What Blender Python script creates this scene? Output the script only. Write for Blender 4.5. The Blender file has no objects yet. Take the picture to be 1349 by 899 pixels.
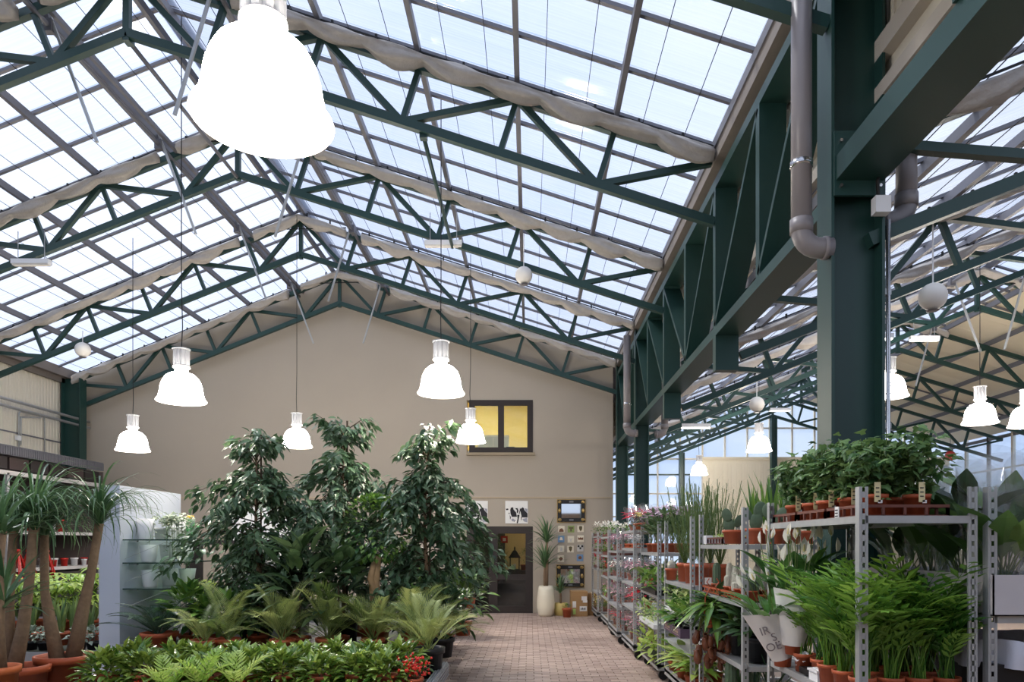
import bpy, bmesh, math, random
import numpy as np
from mathutils import Matrix, Vector
R = random.Random(7)
pi = math.pi
S = bpy.context.scene
COL = S.collection
# ------------------------------------------------------------------ camera
F = 950.0
VX, VY, H = 698.0, 718.0, 1.6
cd = bpy.data.cameras.new('camera'); cam = bpy.data.objects.new('camera', cd); COL.objects.link(cam)
cam.location = (0, 0, H); cam.rotation_euler = (pi/2, 0, 0)
cd.sensor_width = 36; cd.lens = F/1349*36
cd.shift_x = -(VX-674.5)/1349; cd.shift_y = (VY-449.5)/1349
cd.clip_start = 0.05; cd.clip_end = 300
S.camera = cam
# ------------------------------------------------------------------ sky, sun, exposure
w = bpy.data.worlds.new('sky'); S.world = w; w.use_nodes = True
nt = w.node_tree; nt.nodes.clear()
out = nt.nodes.new('ShaderNodeOutputWorld'); bg = nt.nodes.new('ShaderNodeBackground')
tc = nt.nodes.new('ShaderNodeTexCoord'); no = nt.nodes.new('ShaderNodeTexNoise'); mp = nt.nodes.new('ShaderNodeMapping')
mp.inputs['Scale'].default_value = (1.2, 1.2, 3.0)
no.inputs['Scale'].default_value = 2.2; no.inputs['Detail'].default_value = 5
rp = nt.nodes.new('ShaderNodeValToRGB')
rp.color_ramp.elements[0].position = 0.35; rp.color_ramp.elements[0].color = (0.50, 0.64, 0.97, 1)
rp.color_ramp.elements[1].position = 0.68; rp.color_ramp.elements[1].color = (0.84, 0.90, 1.0, 1)
L = nt.links.new
L(tc.outputs['Generated'], mp.inputs['Vector']); L(mp.outputs['Vector'], no.inputs['Vector'])
L(no.outputs['Fac'], rp.inputs['Fac']); L(rp.outputs['Color'], bg.inputs['Color']); L(bg.outputs[0], out.inputs['Surface'])
bg.inputs['Strength'].default_value = 1.08
sd = bpy.data.lights.new('sun', 'SUN'); sd.energy = 5.0; sd.angle = math.radians(9); sd.color = (1, 0.95, 0.86)
sun = bpy.data.objects.new('sun', sd); COL.objects.link(sun)
sun.rotation_euler = Vector((0.55, -0.30, -0.95)).to_track_quat('-Z', 'Y').to_euler()
S.view_settings.view_transform = 'Standard'; S.view_settings.look = 'None'
S.view_settings.exposure = 0.0; S.view_settings.gamma = 1.0; S.view_settings.use_curve_mapping = False
S.cycles.max_bounces = 8; S.cycles.diffuse_bounces = 3; S.cycles.glossy_bounces = 3
S.cycles.transmission_bounces = 4; S.cycles.transparent_max_bounces = 12
S.cycles.use_denoising = True
S.cycles.sample_clamp_indirect = 6.0
LAMP_E = 62.0

# ------------------------------------------------------------------ materials
def srgb(c):
    return tuple(((v/255)/12.92 if v/255 <= 0.04045 else ((v/255+0.055)/1.055)**2.4) for v in c)
def N(nt, t, **kw):
    n = nt.nodes.new(t)
    for k, v in kw.items():
        setattr(n, k, v)
    return n
MATS = {}
def mat(name, col, rough=0.6, metal=0.0, spec=0.4, noise=0.0, nscale=8.0, bump=0.0, bscale=60.0, emit=None, estr=0.0):
    if name in MATS: return MATS[name]
    m = bpy.data.materials.new(name); m.use_nodes = True
    nt = m.node_tree; b = nt.nodes['Principled BSDF']
    c = srgb(col)
    b.inputs['Base Color'].default_value = (*c, 1); b.inputs['Roughness'].default_value = rough
    b.inputs['Metallic'].default_value = metal; b.inputs['Specular IOR Level'].default_value = spec
    if noise:
        t = N(nt, 'ShaderNodeTexCoord'); n = N(nt, 'ShaderNodeTexNoise'); n.inputs['Scale'].default_value = nscale; n.inputs['Detail'].default_value = 4
        mx = N(nt, 'ShaderNodeMix', data_type='RGBA')
        mx.inputs['A'].default_value = (*[v*(1-noise) for v in c], 1); mx.inputs['B'].default_value = (*[min(1, v*(1+noise)) for v in c], 1)
        nt.links.new(t.outputs['Object'], n.inputs['Vector']); nt.links.new(n.outputs['Fac'], mx.inputs['Factor']); nt.links.new(mx.outputs['Result'], b.inputs['Base Color'])
    if bump:
        t = N(nt, 'ShaderNodeTexCoord'); n = N(nt, 'ShaderNodeTexNoise'); n.inputs['Scale'].default_value = bscale
        bp = N(nt, 'ShaderNodeBump'); bp.inputs['Strength'].default_value = bump; bp.inputs['Distance'].default_value = 0.01
        nt.links.new(t.outputs['Object'], n.inputs['Vector']); nt.links.new(n.outputs['Fac'], bp.inputs['Height']); nt.links.new(bp.outputs['Normal'], b.inputs['Normal'])
    if emit:
        b.inputs['Emission Color'].default_value = (*srgb(emit), 1); b.inputs['Emission Strength'].default_value = estr
    MATS[name] = m
    return m
def leafmat(name, c1, c2, rough=0.35, transl=0.25, spec=0.5):
    if name in MATS: return MATS[name]
    m = bpy.data.materials.new(name); m.use_nodes = True
    nt = m.node_tree; b = nt.nodes['Principled BSDF']; o = nt.nodes['Material Output']
    at = N(nt, 'ShaderNodeAttribute'); at.attribute_name = 'tint'
    oi = N(nt, 'ShaderNodeObjectInfo'); ad = N(nt, 'ShaderNodeMath', operation='ADD'); fr = N(nt, 'ShaderNodeMath', operation='FRACT')
    nt.links.new(at.outputs['Fac'], ad.inputs[0]); nt.links.new(oi.outputs['Random'], ad.inputs[1]); nt.links.new(ad.outputs[0], fr.inputs[0])
    mx = N(nt, 'ShaderNodeMix', data_type='RGBA'); mx.inputs['A'].default_value = (*srgb(c1), 1); mx.inputs['B'].default_value = (*srgb(c2), 1)
    nt.links.new(fr.outputs[0], mx.inputs['Factor']); nt.links.new(mx.outputs['Result'], b.inputs['Base Color'])
    b.inputs['Roughness'].default_value = rough; b.inputs['Specular IOR Level'].default_value = spec
    tr = N(nt, 'ShaderNodeBsdfTranslucent'); ms = N(nt, 'ShaderNodeMixShader'); ms.inputs[0].default_value = transl
    hs = N(nt, 'ShaderNodeHueSaturation'); hs.inputs['Value'].default_value = 1.6; hs.inputs['Hue'].default_value = 0.48
    nt.links.new(mx.outputs['Result'], hs.inputs['Color']); nt.links.new(hs.outputs[0], tr.inputs['Color'])
    nt.links.new(b.outputs[0], ms.inputs[1]); nt.links.new(tr.outputs[0], ms.inputs[2]); nt.links.new(ms.outputs[0], o.inputs['Surface'])
    MATS[name] = m
    return m
def clearmat(name, col, transp, gloss_r=0.1, diff=(0.8, 0.8, 0.8), refl=0.12, translucent=False, streak=0.0):
    """transp = share that passes straight through; the rest is diffuse/translucent, with a glossy coat"""
    if name in MATS: return MATS[name]
    m = bpy.data.materials.new(name); m.use_nodes = True
    nt = m.node_tree; nt.nodes.clear(); o = N(nt, 'ShaderNodeOutputMaterial')
    t = N(nt, 'ShaderNodeBsdfTransparent'); t.inputs[0].default_value = (*col, 1)
    d = N(nt, 'ShaderNodeBsdfTranslucent' if translucent else 'ShaderNodeBsdfDiffuse'); d.inputs[0].default_value = (*diff, 1)
    g = N(nt, 'ShaderNodeBsdfGlossy'); g.inputs['Roughness'].default_value = gloss_r; g.inputs[0].default_value = (1, 1, 1, 1)
    m1 = N(nt, 'ShaderNodeMixShader'); m1.inputs[0].default_value = transp
    nt.links.new(d.outputs[0], m1.inputs[1]); nt.links.new(t.outputs[0], m1.inputs[2])
    if streak:
        tc = N(nt, 'ShaderNodeTexCoord'); mp = N(nt, 'ShaderNodeMapping'); mp.inputs['Scale'].default_value = (0.6, 40, 0.6)
        n = N(nt, 'ShaderNodeTexNoise'); n.inputs['Scale'].default_value = 1.0; n.inputs['Detail'].default_value = 3
        mr = N(nt, 'ShaderNodeMapRange'); mr.inputs['To Min'].default_value = max(0, transp-streak); mr.inputs['To Max'].default_value = min(1, transp+streak)
        nt.links.new(tc.outputs['Object'], mp.inputs[0]); nt.links.new(mp.outputs[0], n.inputs['Vector']); nt.links.new(n.outputs['Fac'], mr.inputs['Value']); nt.links.new(mr.outputs[0], m1.inputs[0])
    lw = N(nt, 'ShaderNodeLayerWeight'); lw.inputs['Blend'].default_value = 0.5
    pw = N(nt, 'ShaderNodeMath', operation='POWER'); pw.inputs[1].default_value = 4.0
    ma = N(nt, 'ShaderNodeMath', operation='MULTIPLY_ADD'); ma.inputs[1].default_value = 0.7; ma.inputs[2].default_value = refl*.3
    nt.links.new(lw.outputs['Facing'], pw.inputs[0]); nt.links.new(pw.outputs[0], ma.inputs[0])
    m2 = N(nt, 'ShaderNodeMixShader')
    nt.links.new(ma.outputs[0], m2.inputs[0]); nt.links.new(m1.outputs[0], m2.inputs[1]); nt.links.new(g.outputs[0], m2.inputs[2])
    nt.links.new(m2.outputs[0], o.inputs['Surface'])
    MATS[name] = m
    return m
GREEN = mat('green_painted_steel', (28, 60, 55), 0.45, 0.0, 0.5, 0.08, 4)
GALV = mat('galvanised_steel', (172, 174, 174), 0.42, 0.35, 0.5, 0.15, 14)
ALU = mat('aluminium', (165, 168, 172), 0.4, 0.5, 0.5)
GREYBAR = mat('grey_profile', (112, 112, 118), 0.5, 0.3, 0.4)
TAUPE = mat('taupe_render', (168, 158, 144), 0.9, 0, 0.2, 0.05, 1.2, 0.25, 90)
CREAM = mat('cream_panel', (232, 222, 198), 0.6, 0, 0.3, 0.03, 2)
CREAM2 = mat('pale_cladding', (205, 198, 182), 0.6, 0, 0.3, 0.03, 2)
BROWN = mat('dark_brown_frame', (40, 32, 30), 0.6, 0, 0.4)
DARK = mat('dark_board', (48, 42, 42), 0.6)
WHITE = mat('white_plastic', (226, 226, 226), 0.4)
WHITEP = mat('white_board', (200, 206, 216), 0.5)
TERRA = mat('terracotta_plastic', (172, 84, 50), 0.5, 0, 0.4, 0.08, 20)
TERRAD = mat('brown_tray_plastic', (104, 60, 50), 0.5, 0, 0.4)
BLACKP = mat('black_plastic', (26, 26, 28), 0.4)
SOIL = mat('soil', (52, 38, 28), 0.95, noise=0.4, nscale=60)
REDP = mat('red_plastic', (176, 34, 26), 0.4)
BARK = mat('bark', (128, 106, 84), 0.9, noise=0.3, nscale=30, bump=0.5, bscale=40)
PALEBARK = mat('pale_bark', (186, 152, 112), 0.85, noise=0.2, nscale=20, bump=0.4, bscale=30)
STEMG = mat('green_stem', (92, 112, 54), 0.6)
TWIG = mat('twig', (74, 62, 48), 0.9)
PIPE = mat('grey_pipe', (132, 126, 126), 0.4, 0, 0.5)
CHROME = mat('polished_steel', (200, 200, 200), 0.18, 0.95)
GLOBE = mat('globe_white', (232, 228, 220), 0.5)
FABRIC = mat('shade_cloth', (176, 170, 163), 0.85, 0, 0.2, 0.14, 14, 0.6, 45)
BLACK = mat('black_rubber', (18, 18, 18), 0.6)
RED = mat('red_petal', (200, 24, 30), 0.5, noise=0.2, nscale=30)
CARD = mat('cardboard', (158, 124, 84), 0.85, noise=0.05)
PAPER = mat('white_paper', (224, 222, 218), 0.7)
INK = mat('ink', (60, 58, 62), 0.8)
GOLD = mat('gold_paint', (168, 140, 84), 0.4, 0.6)
TAGY = mat('cream_tag', (222, 208, 160), 0.6)
LAMPM = mat('lit_shade', (255, 250, 240), 0.4, emit=(255, 246, 234), estr=LAMP_E)
LAMPRIM = mat('lit_rim', (255, 250, 240), 0.3, emit=(255, 244, 230), estr=6.0)
CAPM = mat('lamp_housing', (176, 176, 178), 0.4)
TUBEM = mat('tube_lit', (255, 255, 255), 0.4, emit=(255, 250, 240), estr=4.0)
PANE = clearmat('polycarbonate', (0.86, 0.90, 1.0), 0.5, 0.12, (0.66, 0.72, 0.86), 0.14, True, 0.12)
PANEW = clearmat('greenhouse_glass', (0.86, 0.93, 0.96), 0.8, 0.05, (0.8, 0.86, 0.9), 0.12, True)
GLASS = clearmat('clear_glass', (0.9, 0.95, 0.94), 0.97, 0.02, (0.6, 0.7, 0.7), 0.13)
DOORGL = clearmat('door_glass', (0.75, 0.77, 0.75), 0.97, 0.02, (0.1, 0.1, 0.1), 0.14)
CELLO = clearmat('cellophane', (0.95, 0.96, 0.97), 0.92, 0.1, (0.7, 0.72, 0.74), 0.2)
MIRROR = mat('mirror_glass', (225, 228, 228), 0.03, 1.0)
G_FICUS = leafmat('ficus_leaf', (40, 72, 42), (98, 126, 92), 0.4, 0.15, 0.5)
G_HEDGE = leafmat('skimmia_leaf', (66, 108, 40), (158, 180, 82), 0.22, 0.2, 0.9)
G_IVY = leafmat('ivy_leaf', (40, 80, 38), (112, 144, 84), 0.42, 0.2)
G_PALM = leafmat('parlour_palm_leaf', (52, 104, 36), (134, 176, 72), 0.38, 0.3)
G_DATE = leafmat('feather_palm_leaf', (92, 116, 56), (174, 184, 110), 0.45, 0.25)
G_CYCAD = leafmat('cycad_leaf', (40, 66, 52), (70, 96, 72), 0.35, 0.12)
G_NOL = leafmat('strap_leaf', (50, 84, 52), (104, 138, 92), 0.35, 0.2)
G_LILY = leafmat('peace_lily_leaf', (40, 84, 38), (84, 130, 62), 0.3, 0.2)
G_LIGHT = leafmat('light_green_leaf', (122, 164, 62), (186, 204, 112), 0.4, 0.4)
G_BUSH = leafmat('rubber_leaf', (50, 98, 40), (122, 160, 68), 0.28, 0.15, 0.6)
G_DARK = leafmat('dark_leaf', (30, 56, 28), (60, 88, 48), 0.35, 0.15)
G_CANE = leafmat('dumb_cane_leaf', (52, 80, 46), (104, 130, 84), 0.35, 0.2)
G_BIG = leafmat('large_leaf', (62, 96, 44), (104, 138, 66), 0.35, 0.25)
G_VAR = leafmat('variegated_leaf', (96, 138, 62), (206, 214, 150), 0.4, 0.3)
G_NEED = leafmat('needle_leaf', (58, 94, 58), (124, 152, 104), 0.5, 0.15)
G_GREY = leafmat('grey_leaf', (120, 136, 120), (170, 180, 160), 0.6, 0.1)
P_RED = leafmat('red_bract', (190, 16, 24), (224, 44, 44), 0.45, 0.3)
P_PINK = leafmat('pink_petal', (170, 60, 90), (236, 200, 206), 0.5, 0.3)
P_PURP = leafmat('purple_petal', (150, 70, 116), (240, 226, 236), 0.5, 0.3)
P_YEL = leafmat('cream_yellow_petal', (222, 208, 110), (240, 236, 196), 0.5, 0.3)
P_WHITE = leafmat('white_spathe', (226, 222, 206), (248, 246, 238), 0.45, 0.3)
CACT = mat('cactus_skin', (84, 104, 80), 0.6, noise=0.2, nscale=40)
CACTW = mat('woolly_cactus', (186, 184, 168), 0.9, noise=0.2, nscale=60, bump=0.8, bscale=120)
PITCH = mat('pitcher_skin', (112, 66, 44), 0.35, noise=0.3, nscale=18)

# ------------------------------------------------------------------ mesh helpers
class MB:
    def __init__(s): s.v = []; s.f = []; s.t = None
    def add(s, vs, fs):
        n = len(s.v); s.v.extend([tuple(p) for p in vs]); s.f.extend([tuple(i+n for i in f) for f in fs]); return s
    def box(s, a, b):
        x0, y0, z0 = a; x1, y1, z1 = b
        return s.add([(x0,y0,z0),(x1,y0,z0),(x1,y1,z0),(x0,y1,z0),(x0,y0,z1),(x1,y0,z1),(x1,y1,z1),(x0,y1,z1)],
              [(0,3,2,1),(4,5,6,7),(0,1,5,4),(1,2,6,5),(2,3,7,6),(3,0,4,7)])
    def bar(s, p, q, w, h, up=(0,0,1)):
        p = Vector(p); q = Vector(q); d = (q-p).normalized(); u = Vector(up)
        sx = d.cross(u)
        if sx.length < 1e-4: sx = d.cross(Vector((1,0,0)))
        sx.normalize(); u = sx.cross(d).normalized()
        a = sx*w/2; b = u*h/2
        return s.add([p-a-b, p+a-b, p+a+b, p-a+b, q-a-b, q+a-b, q+a+b, q-a+b],
              [(0,1,2,3),(7,6,5,4),(0,4,5,1),(1,5,6,2),(2,6,7,3),(3,7,4,0)])
    def tube(s, pts, rs, n=8, caps=True):
        pts = [Vector(p) for p in pts]
        if not hasattr(rs, '__len__'): rs = [rs]*len(pts)
        base = len(s.v); ref = None
        for i, p in enumerate(pts):
            d = (pts[min(i+1, len(pts)-1)]-pts[max(i-1, 0)]).normalized()
            if ref is None: ref = Vector((0,0,1)) if abs(d.z) < 0.9 else Vector((1,0,0))
            a = d.cross(ref).normalized(); b = a.cross(d); ref = b if b.length > 0 else ref
            for k in range(n):
                t = 2*pi*k/n
                s.v.append(tuple(p+a*rs[i]*math.cos(t)+b*rs[i]*math.sin(t)))
        for i in range(len(pts)-1):
            for k in range(n):
                k2 = (k+1) % n
                s.f.append((base+i*n+k, base+i*n+k2, base+(i+1)*n+k2, base+(i+1)*n+k))
        if caps:
            s.f.append(tuple(base+k for k in reversed(range(n)))); e = base+(len(pts)-1)*n
            s.f.append(tuple(e+k for k in range(n)))
        return s
    def lathe(s, prof, n=16, c=(0,0,0), cap0=False, cap1=False):
        base = len(s.v)
        for r, z in prof:
            for k in range(n):
                t = 2*pi*k/n; s.v.append((c[0]+r*math.cos(t), c[1]+r*math.sin(t), c[2]+z))
        for i in range(len(prof)-1):
            for k in range(n):
                k2 = (k+1) % n
                s.f.append((base+i*n+k, base+i*n+k2, base+(i+1)*n+k2, base+(i+1)*n+k))
        if cap0: s.f.append(tuple(base+k for k in reversed(range(n))))
        if cap1: s.f.append(tuple(base+(len(prof)-1)*n+k for k in range(n)))
        return s
    def ball(s, c, r, n=10, m=6, sz=1.0):
        pr = [(max(1e-4, r*math.sin(pi*i/m)), -r*sz*math.cos(pi*i/m)) for i in range(m+1)]
        return s.lathe(pr, n, c)
    def prism(s, pts, y0, y1):            # polygon in XZ extruded along Y
        n = len(pts); b = len(s.v)
        s.v.extend([(x, y0, z) for x, z in pts]); s.v.extend([(x, y1, z) for x, z in pts])
        s.f.append(tuple(b+i for i in range(n))); s.f.append(tuple(b+n+i for i in reversed(range(n))))
        for i in range(n):
            j = (i+1) % n; s.f.append((b+j, b+i, b+n+i, b+n+j))
        return s
    def mesh(s, name, m=None, smooth=False):
        me = bpy.data.meshes.new(name); me.from_pydata(s.v, [], s.f)
        if m: me.materials.append(m)
        if smooth: me.polygons.foreach_set('use_smooth', [True]*len(me.polygons))
        if s.t is not None:
            at = me.attributes.new('tint', 'FLOAT', 'POINT'); at.data.foreach_set('value', np.asarray(s.t, dtype=np.float32))
        me.update(); return me
    def build(s, name, m, parent=None, smooth=False, kind=None, loc=None):
        return link(name, s.mesh(name, m, smooth), parent, kind, loc)
def link(name, data, parent=None, kind=None, loc=None):
    o = bpy.data.objects.new(name, data); COL.objects.link(o)
    if parent is not None: o.parent = parent
    if kind: o['kind'] = kind
    if loc is not None: o.location = loc
    return o
def thing(name, label, cat, loc=(0,0,0), group=None, rz=0.0):
    o = link(name, None, None, None, loc); o.rotation_euler = (0, 0, rz); o.empty_display_size = 0.1
    o['label'] = label; o['category'] = cat
    if group: o['group'] = group
    return o
def struct(name, loc=(0,0,0)):
    o = link(name, None, None, 'structure', loc); o.empty_display_size = 0.1; return o
def tag(o, label, cat, group=None):
    o['label'] = label; o['category'] = cat
    if group: o['group'] = group
    return o
def copy_tree(o, parent=None):
    c = o.copy(); COL.objects.link(c)
    if parent is not None: c.parent = parent
    for ch in list(o.children): copy_tree(ch, c)
    return c
def W(px, py, d): return ((px-VX)*d/F, d, H+(VY-py)*d/F)
ORD = ['first','second','third','fourth','fifth','sixth','seventh','eighth','ninth','tenth']

# leaf templates: along +Y, face +Z
def leaf_t(Ln, Wd, nseg=3, fold=0.25, droop=0.25, tip=0.0, shape=0.45):
    m = MB()
    for i in range(nseg+1):
        t = i/nseg
        w_ = Wd/2*max(0.02, (math.sin(pi*min(1, t**(math.log(0.5)/math.log(shape)))))) if 0 < t < 1 else Wd*0.02
        y = Ln*t; z = -droop*Ln*t*t
        m.v += [(-w_, y, z+fold*w_), (0, y, z), (w_, y, z+fold*w_)]
    for i in range(nseg):
        a = i*3; m.f += [(a, a+1, a+4, a+3), (a+1, a+2, a+5, a+4)]
    m.t = [0.0]*len(m.v)
    return m
def ivy_t(s_):
    m = MB(); P = [(0,0),(.38,-.12),(.5,.28),(.26,.4),(.2,.62),(0,1.0),(-.2,.62),(-.26,.4),(-.5,.28),(-.38,-.12)]
    m.v = [(0, .35*s_, .05*s_)]+[(x*s_, y*s_, -.06*s_*(abs(x)*2+y*y)) for x, y in P]
    m.f = [(0, i+1, (i+1) % 10+1) for i in range(10)]; m.t = [0.0]*11
    return m
def frame(pos, d, up=(0,0,1), sc=1.0, roll=0.0):
    d = Vector(d).normalized(); u = Vector(up); x = d.cross(u)
    if x.length < 1e-3: x = d.cross(Vector((1,0.3,0)))
    x.normalize(); z = x.cross(d)
    if roll:
        c, s_ = math.cos(roll), math.sin(roll); x, z = x*c+z*s_, z*c-x*s_
    M = np.eye(4); M[:3,0] = np.array(x)*sc; M[:3,1] = np.array(d)*sc; M[:3,2] = np.array(z)*sc; M[:3,3] = pos
    return M
def merged(tm, mats, tints=None):
    V = np.array(tm.v); n = len(V); A = np.array(mats)
    P = np.einsum('kij,nj->kni', A[:, :3, :3], V)+A[:, None, :3, 3]
    m = MB(); m.v = [tuple(p) for p in P.reshape(-1, 3)]
    m.f = [tuple(i+k*n for i in f) for k in range(len(mats)) for f in tm.f]
    if tints is None: tints = [R.random() for _ in mats]
    m.t = np.repeat(tints, n)
    return m
MESHC = {}
def leaves(root, tm, mats, m, single=0, name='leaf', fname='foliage', key=None, thick=True):
    """the leaves nearest the camera become parts of their own, the rest one part of kind stuff"""
    base = np.array(root.matrix_basis.translation) if root else np.zeros(3)
    cp = np.array([0, 0, H])
    if single:
        order = sorted(range(len(mats)), key=lambda i: np.linalg.norm(mats[i][:3, 3]+base-cp))
        k = key or (id(tm), m.name)
        if k not in MESHC: MESHC[k] = tm.mesh(name, m)
        for i in order[:single]:
            o = link(name, MESHC[k], root); o.matrix_basis = Matrix(mats[i].tolist())
        rest = [mats[i] for i in order[single:]]
    else: rest = mats
    if rest: merged(tm, rest).build(fname, m, root, kind='stuff')
def rnd(a, b): return R.uniform(a, b)
def rdir(el0, el1, az=None):
    a = rnd(0, 2*pi) if az is None else az; e = rnd(el0, el1)
    return Vector((math.cos(a)*math.cos(e), math.sin(a)*math.cos(e), math.sin(e)))
POTC = {}
def pot(root, r, h, m=TERRA, taper=0.75, soil=True, z=0.0, rim=True, loc=(0,0)):
    k = (r, h, m.name, taper, rim)
    if k not in POTC:
        t = r*taper; rr = r*0.92
        if rim: pr = [(t*0.0+1e-3, 0), (t, 0), (rr*0.97, h*0.8), (r, h*0.8), (r*1.02, h), (r*0.9, h), (r*0.88, h*0.8)]
        else: pr = [(1e-3, 0), (t, 0), (r, h), (r*0.93, h), (r*0.9, h*0.8)]
        POTC[k] = (MB().lathe(pr, 18).mesh('pot', m, True), MB().lathe([(1e-3, h*0.86), (r*0.89, h*0.84)], 14).mesh('soil', SOIL))
    o = link('pot', POTC[k][0], root, None, (loc[0], loc[1], z))
    if soil: link('soil', POTC[k][1], root, None, (loc[0], loc[1], z))
    return o
# ================================================================== BUILDING
YW = 16.9
RX = -4.41
EL, ER = -10.6, 2.0
SL, SR = 0.40, 0.322
def zc(x): return 7.2-(SL*(RX-x) if x < RX else SR*(x-RX))      # bottom chord line of the main hall
HX, HZ, HSL, HSR = 8.62, 6.18, 0.398, 0.30
HE0, HE1 = 2.42, 15.0
def zh(x): return HZ-(HSL*(HX-x) if x < HX else HSR*(x-HX))
DTOP, DPUR, DBAR, DPANE = 0.66, 0.77, 0.85, 0.90
TY = [4.9, 7.9, 10.9, 13.9, 16.72]
HY = [4.9, 7.9, 10.9, 13.9, 16.9, 19.9, 22.9, 25.6]
PR = [ER+(RX-ER)*k/6 for k in range(7)]      # purlin lines, eave -> ridge
PL = [EL+(RX-EL)*k/6 for k in range(7)]
HPL = [HE0+(HX-HE0)*k/6 for k in range(7)]
HPR = [HE1+(HX-HE1)*k/6 for k in range(7)]
# ---- floor: slab with concrete pavers laid in it
slab = struct('floor')
MB().box((-11.2, -3, -0.12), (15.3, 26.2, -0.012)).build('slab', mat('paver_joint', (132, 116, 104), 0.9), slab)
PAVM = bpy.data.materials.new('concrete_paver'); PAVM.use_nodes = True
_n = PAVM.node_tree; _b = _n.nodes['Principled BSDF']; _a = N(_n, 'ShaderNodeAttribute'); _a.attribute_name = 'tint'
_o = N(_n, 'ShaderNodeObjectInfo'); _ad = N(_n, 'ShaderNodeMath', operation='ADD'); _fr = N(_n, 'ShaderNodeMath', operation='FRACT')
_mx = N(_n, 'ShaderNodeMix', data_type='RGBA'); _mx.inputs['A'].default_value = (*srgb((158, 136, 124)), 1); _mx.inputs['B'].default_value = (*srgb((188, 167, 154)), 1)
_n.links.new(_a.outputs['Fac'], _ad.inputs[0]); _n.links.new(_o.outputs['Random'], _ad.inputs[1]); _n.links.new(_ad.outputs[0], _fr.inputs[0]); _n.links.new(_fr.outputs[0], _mx.inputs['Factor']); _n.links.new(_mx.outputs['Result'], _b.inputs['Base Color'])
_b.inputs['Roughness'].default_value = 0.55
bx = MB(); bx.box((0.005, 0.005, -0.03), (0.195, 0.095, 0)); bx.t = [0.0]*8
bmesh_ = bx.mesh('brick', PAVM); rest = MB(); rest.t = []
nb = 0
for j in range(128):
    y = 8.25+j*0.1 if j < 87 else 8.25-(j-86)*0.1
    if y > 16.8: continue
    for i in range(-10, 14):
        x = i*0.2+(0.1 if j % 2 else 0)-0.05
        if not -1.9 < x < 2.1: continue
        if nb < 290 and j < 27 and -0.95 < x < 1.45:
            o = link('brick', bmesh_, slab); o.location = (x, y, rnd(-.002, .001)); nb += 1
        else:
            dz = rnd(-.002, .001); n0 = len(rest.v); rest.box((x+.005, y+.005, -0.03), (x+.195, y+.095, dz)); rest.t += [R.random()]*8
rest.build('paving_bricks', PAVM, slab, kind='stuff')
# ---- back wall with openings
wb = MB()
def slabx(x0, x1, z0, z1a, z1b): wb.prism([(x0, z0), (x1, z0), (x1, z1b), (x0, z1a)], YW, YW+0.3)
zr = lambda x: zc(x)+0.86
slabx(-10.9, RX, 0, zr(-10.9), zr(RX)); slabx(RX, -1.48, 0, zr(RX), zr(-1.48)); slabx(0.07, 1.95, 0, zr(.07), zr(1.95))
slabx(-1.48, 0.07, 2.03, 3.75, 3.75); slabx(-1.48, 0.07, 4.99, zr(-1.48), zr(.07))
wo = wb.build('wall_back', TAUPE); wo['kind'] = 'structure'
o = MB().box((-10.2, YW-0.025, 2.69), (1.95, YW, 2.72)).build('trim_1', mat('ledge', (178, 162, 138), 0.8)); o['kind'] = 'structure'
# ---- left wall, ribbed pale cladding
m = MB(); ys = [i*0.1 for i in range(-10, 170)]
pts = []
for y in ys: pts += [(-10.75, y), (-10.75, y+.06), (-10.735, y+.07), (-10.735, y+.09)]
m.v = [(x, y, 0) for x, y in pts]+[(x, y, 5.3) for x, y in pts]; n = len(pts)
m.f = [(i, i+1, n+i+1, n+i) for i in range(n-1)]
m.box((-10.9, -1, 0), (-10.8, 16.9, 5.5))
o = m.build('wall_left', CREAM2); o['kind'] = 'structure'
o = MB().box((-10.76, -1, 3.92), (-10.725, 16.9, 3.95)).build('trim_2', GREYBAR); o['kind'] = 'structure'
o = MB().box((-11, -3.1, 0), (15, -3, 3.2)).build('wall_front', mat('entrance_wall', (120, 98, 78), 0.8)); o['kind'] = 'structure'
# ---- clad strip between the two roofs, above the girder
m = MB(); m.box((2.44, -1, 4.62), (2.52, 25.8, 5.95))
for i in range(0, 268): m.box((2.425, -1+i*.1, 5.08), (2.44, -1+i*.1+.05, 5.7))
o = m.build('wall_right', CREAM2); o['kind'] = 'structure'
for nme, z0, z1 in (('trim_3', 4.9, 5.04), ('trim_4', 4.62, 4.72)):
    o = MB().box((2.36, -1, z0), (2.44, 25.8, z1)).build(nme, mat('pale_rail', (186, 178, 166), .6)); o['kind'] = 'structure'
# ---- valley gutter and left eave beam
o = MB().box((1.99, -1, 5.72), (2.42, 25.8, 5.98)).build('trim_5', mat('gutter_sheet', (128, 120, 112), 0.6, 0.2, noise=0.15)); o['kind'] = 'structure'
o = MB().box((-10.9, -1, 5.42), (-10.55, 16.9, 5.62)).box((-10.72, -1, 5.3), (-10.66, 16.9, 5.42)).build('trim_6', mat('eave_sheet', (120, 112, 106), 0.6, 0.2)); o['kind'] = 'structure'
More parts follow.
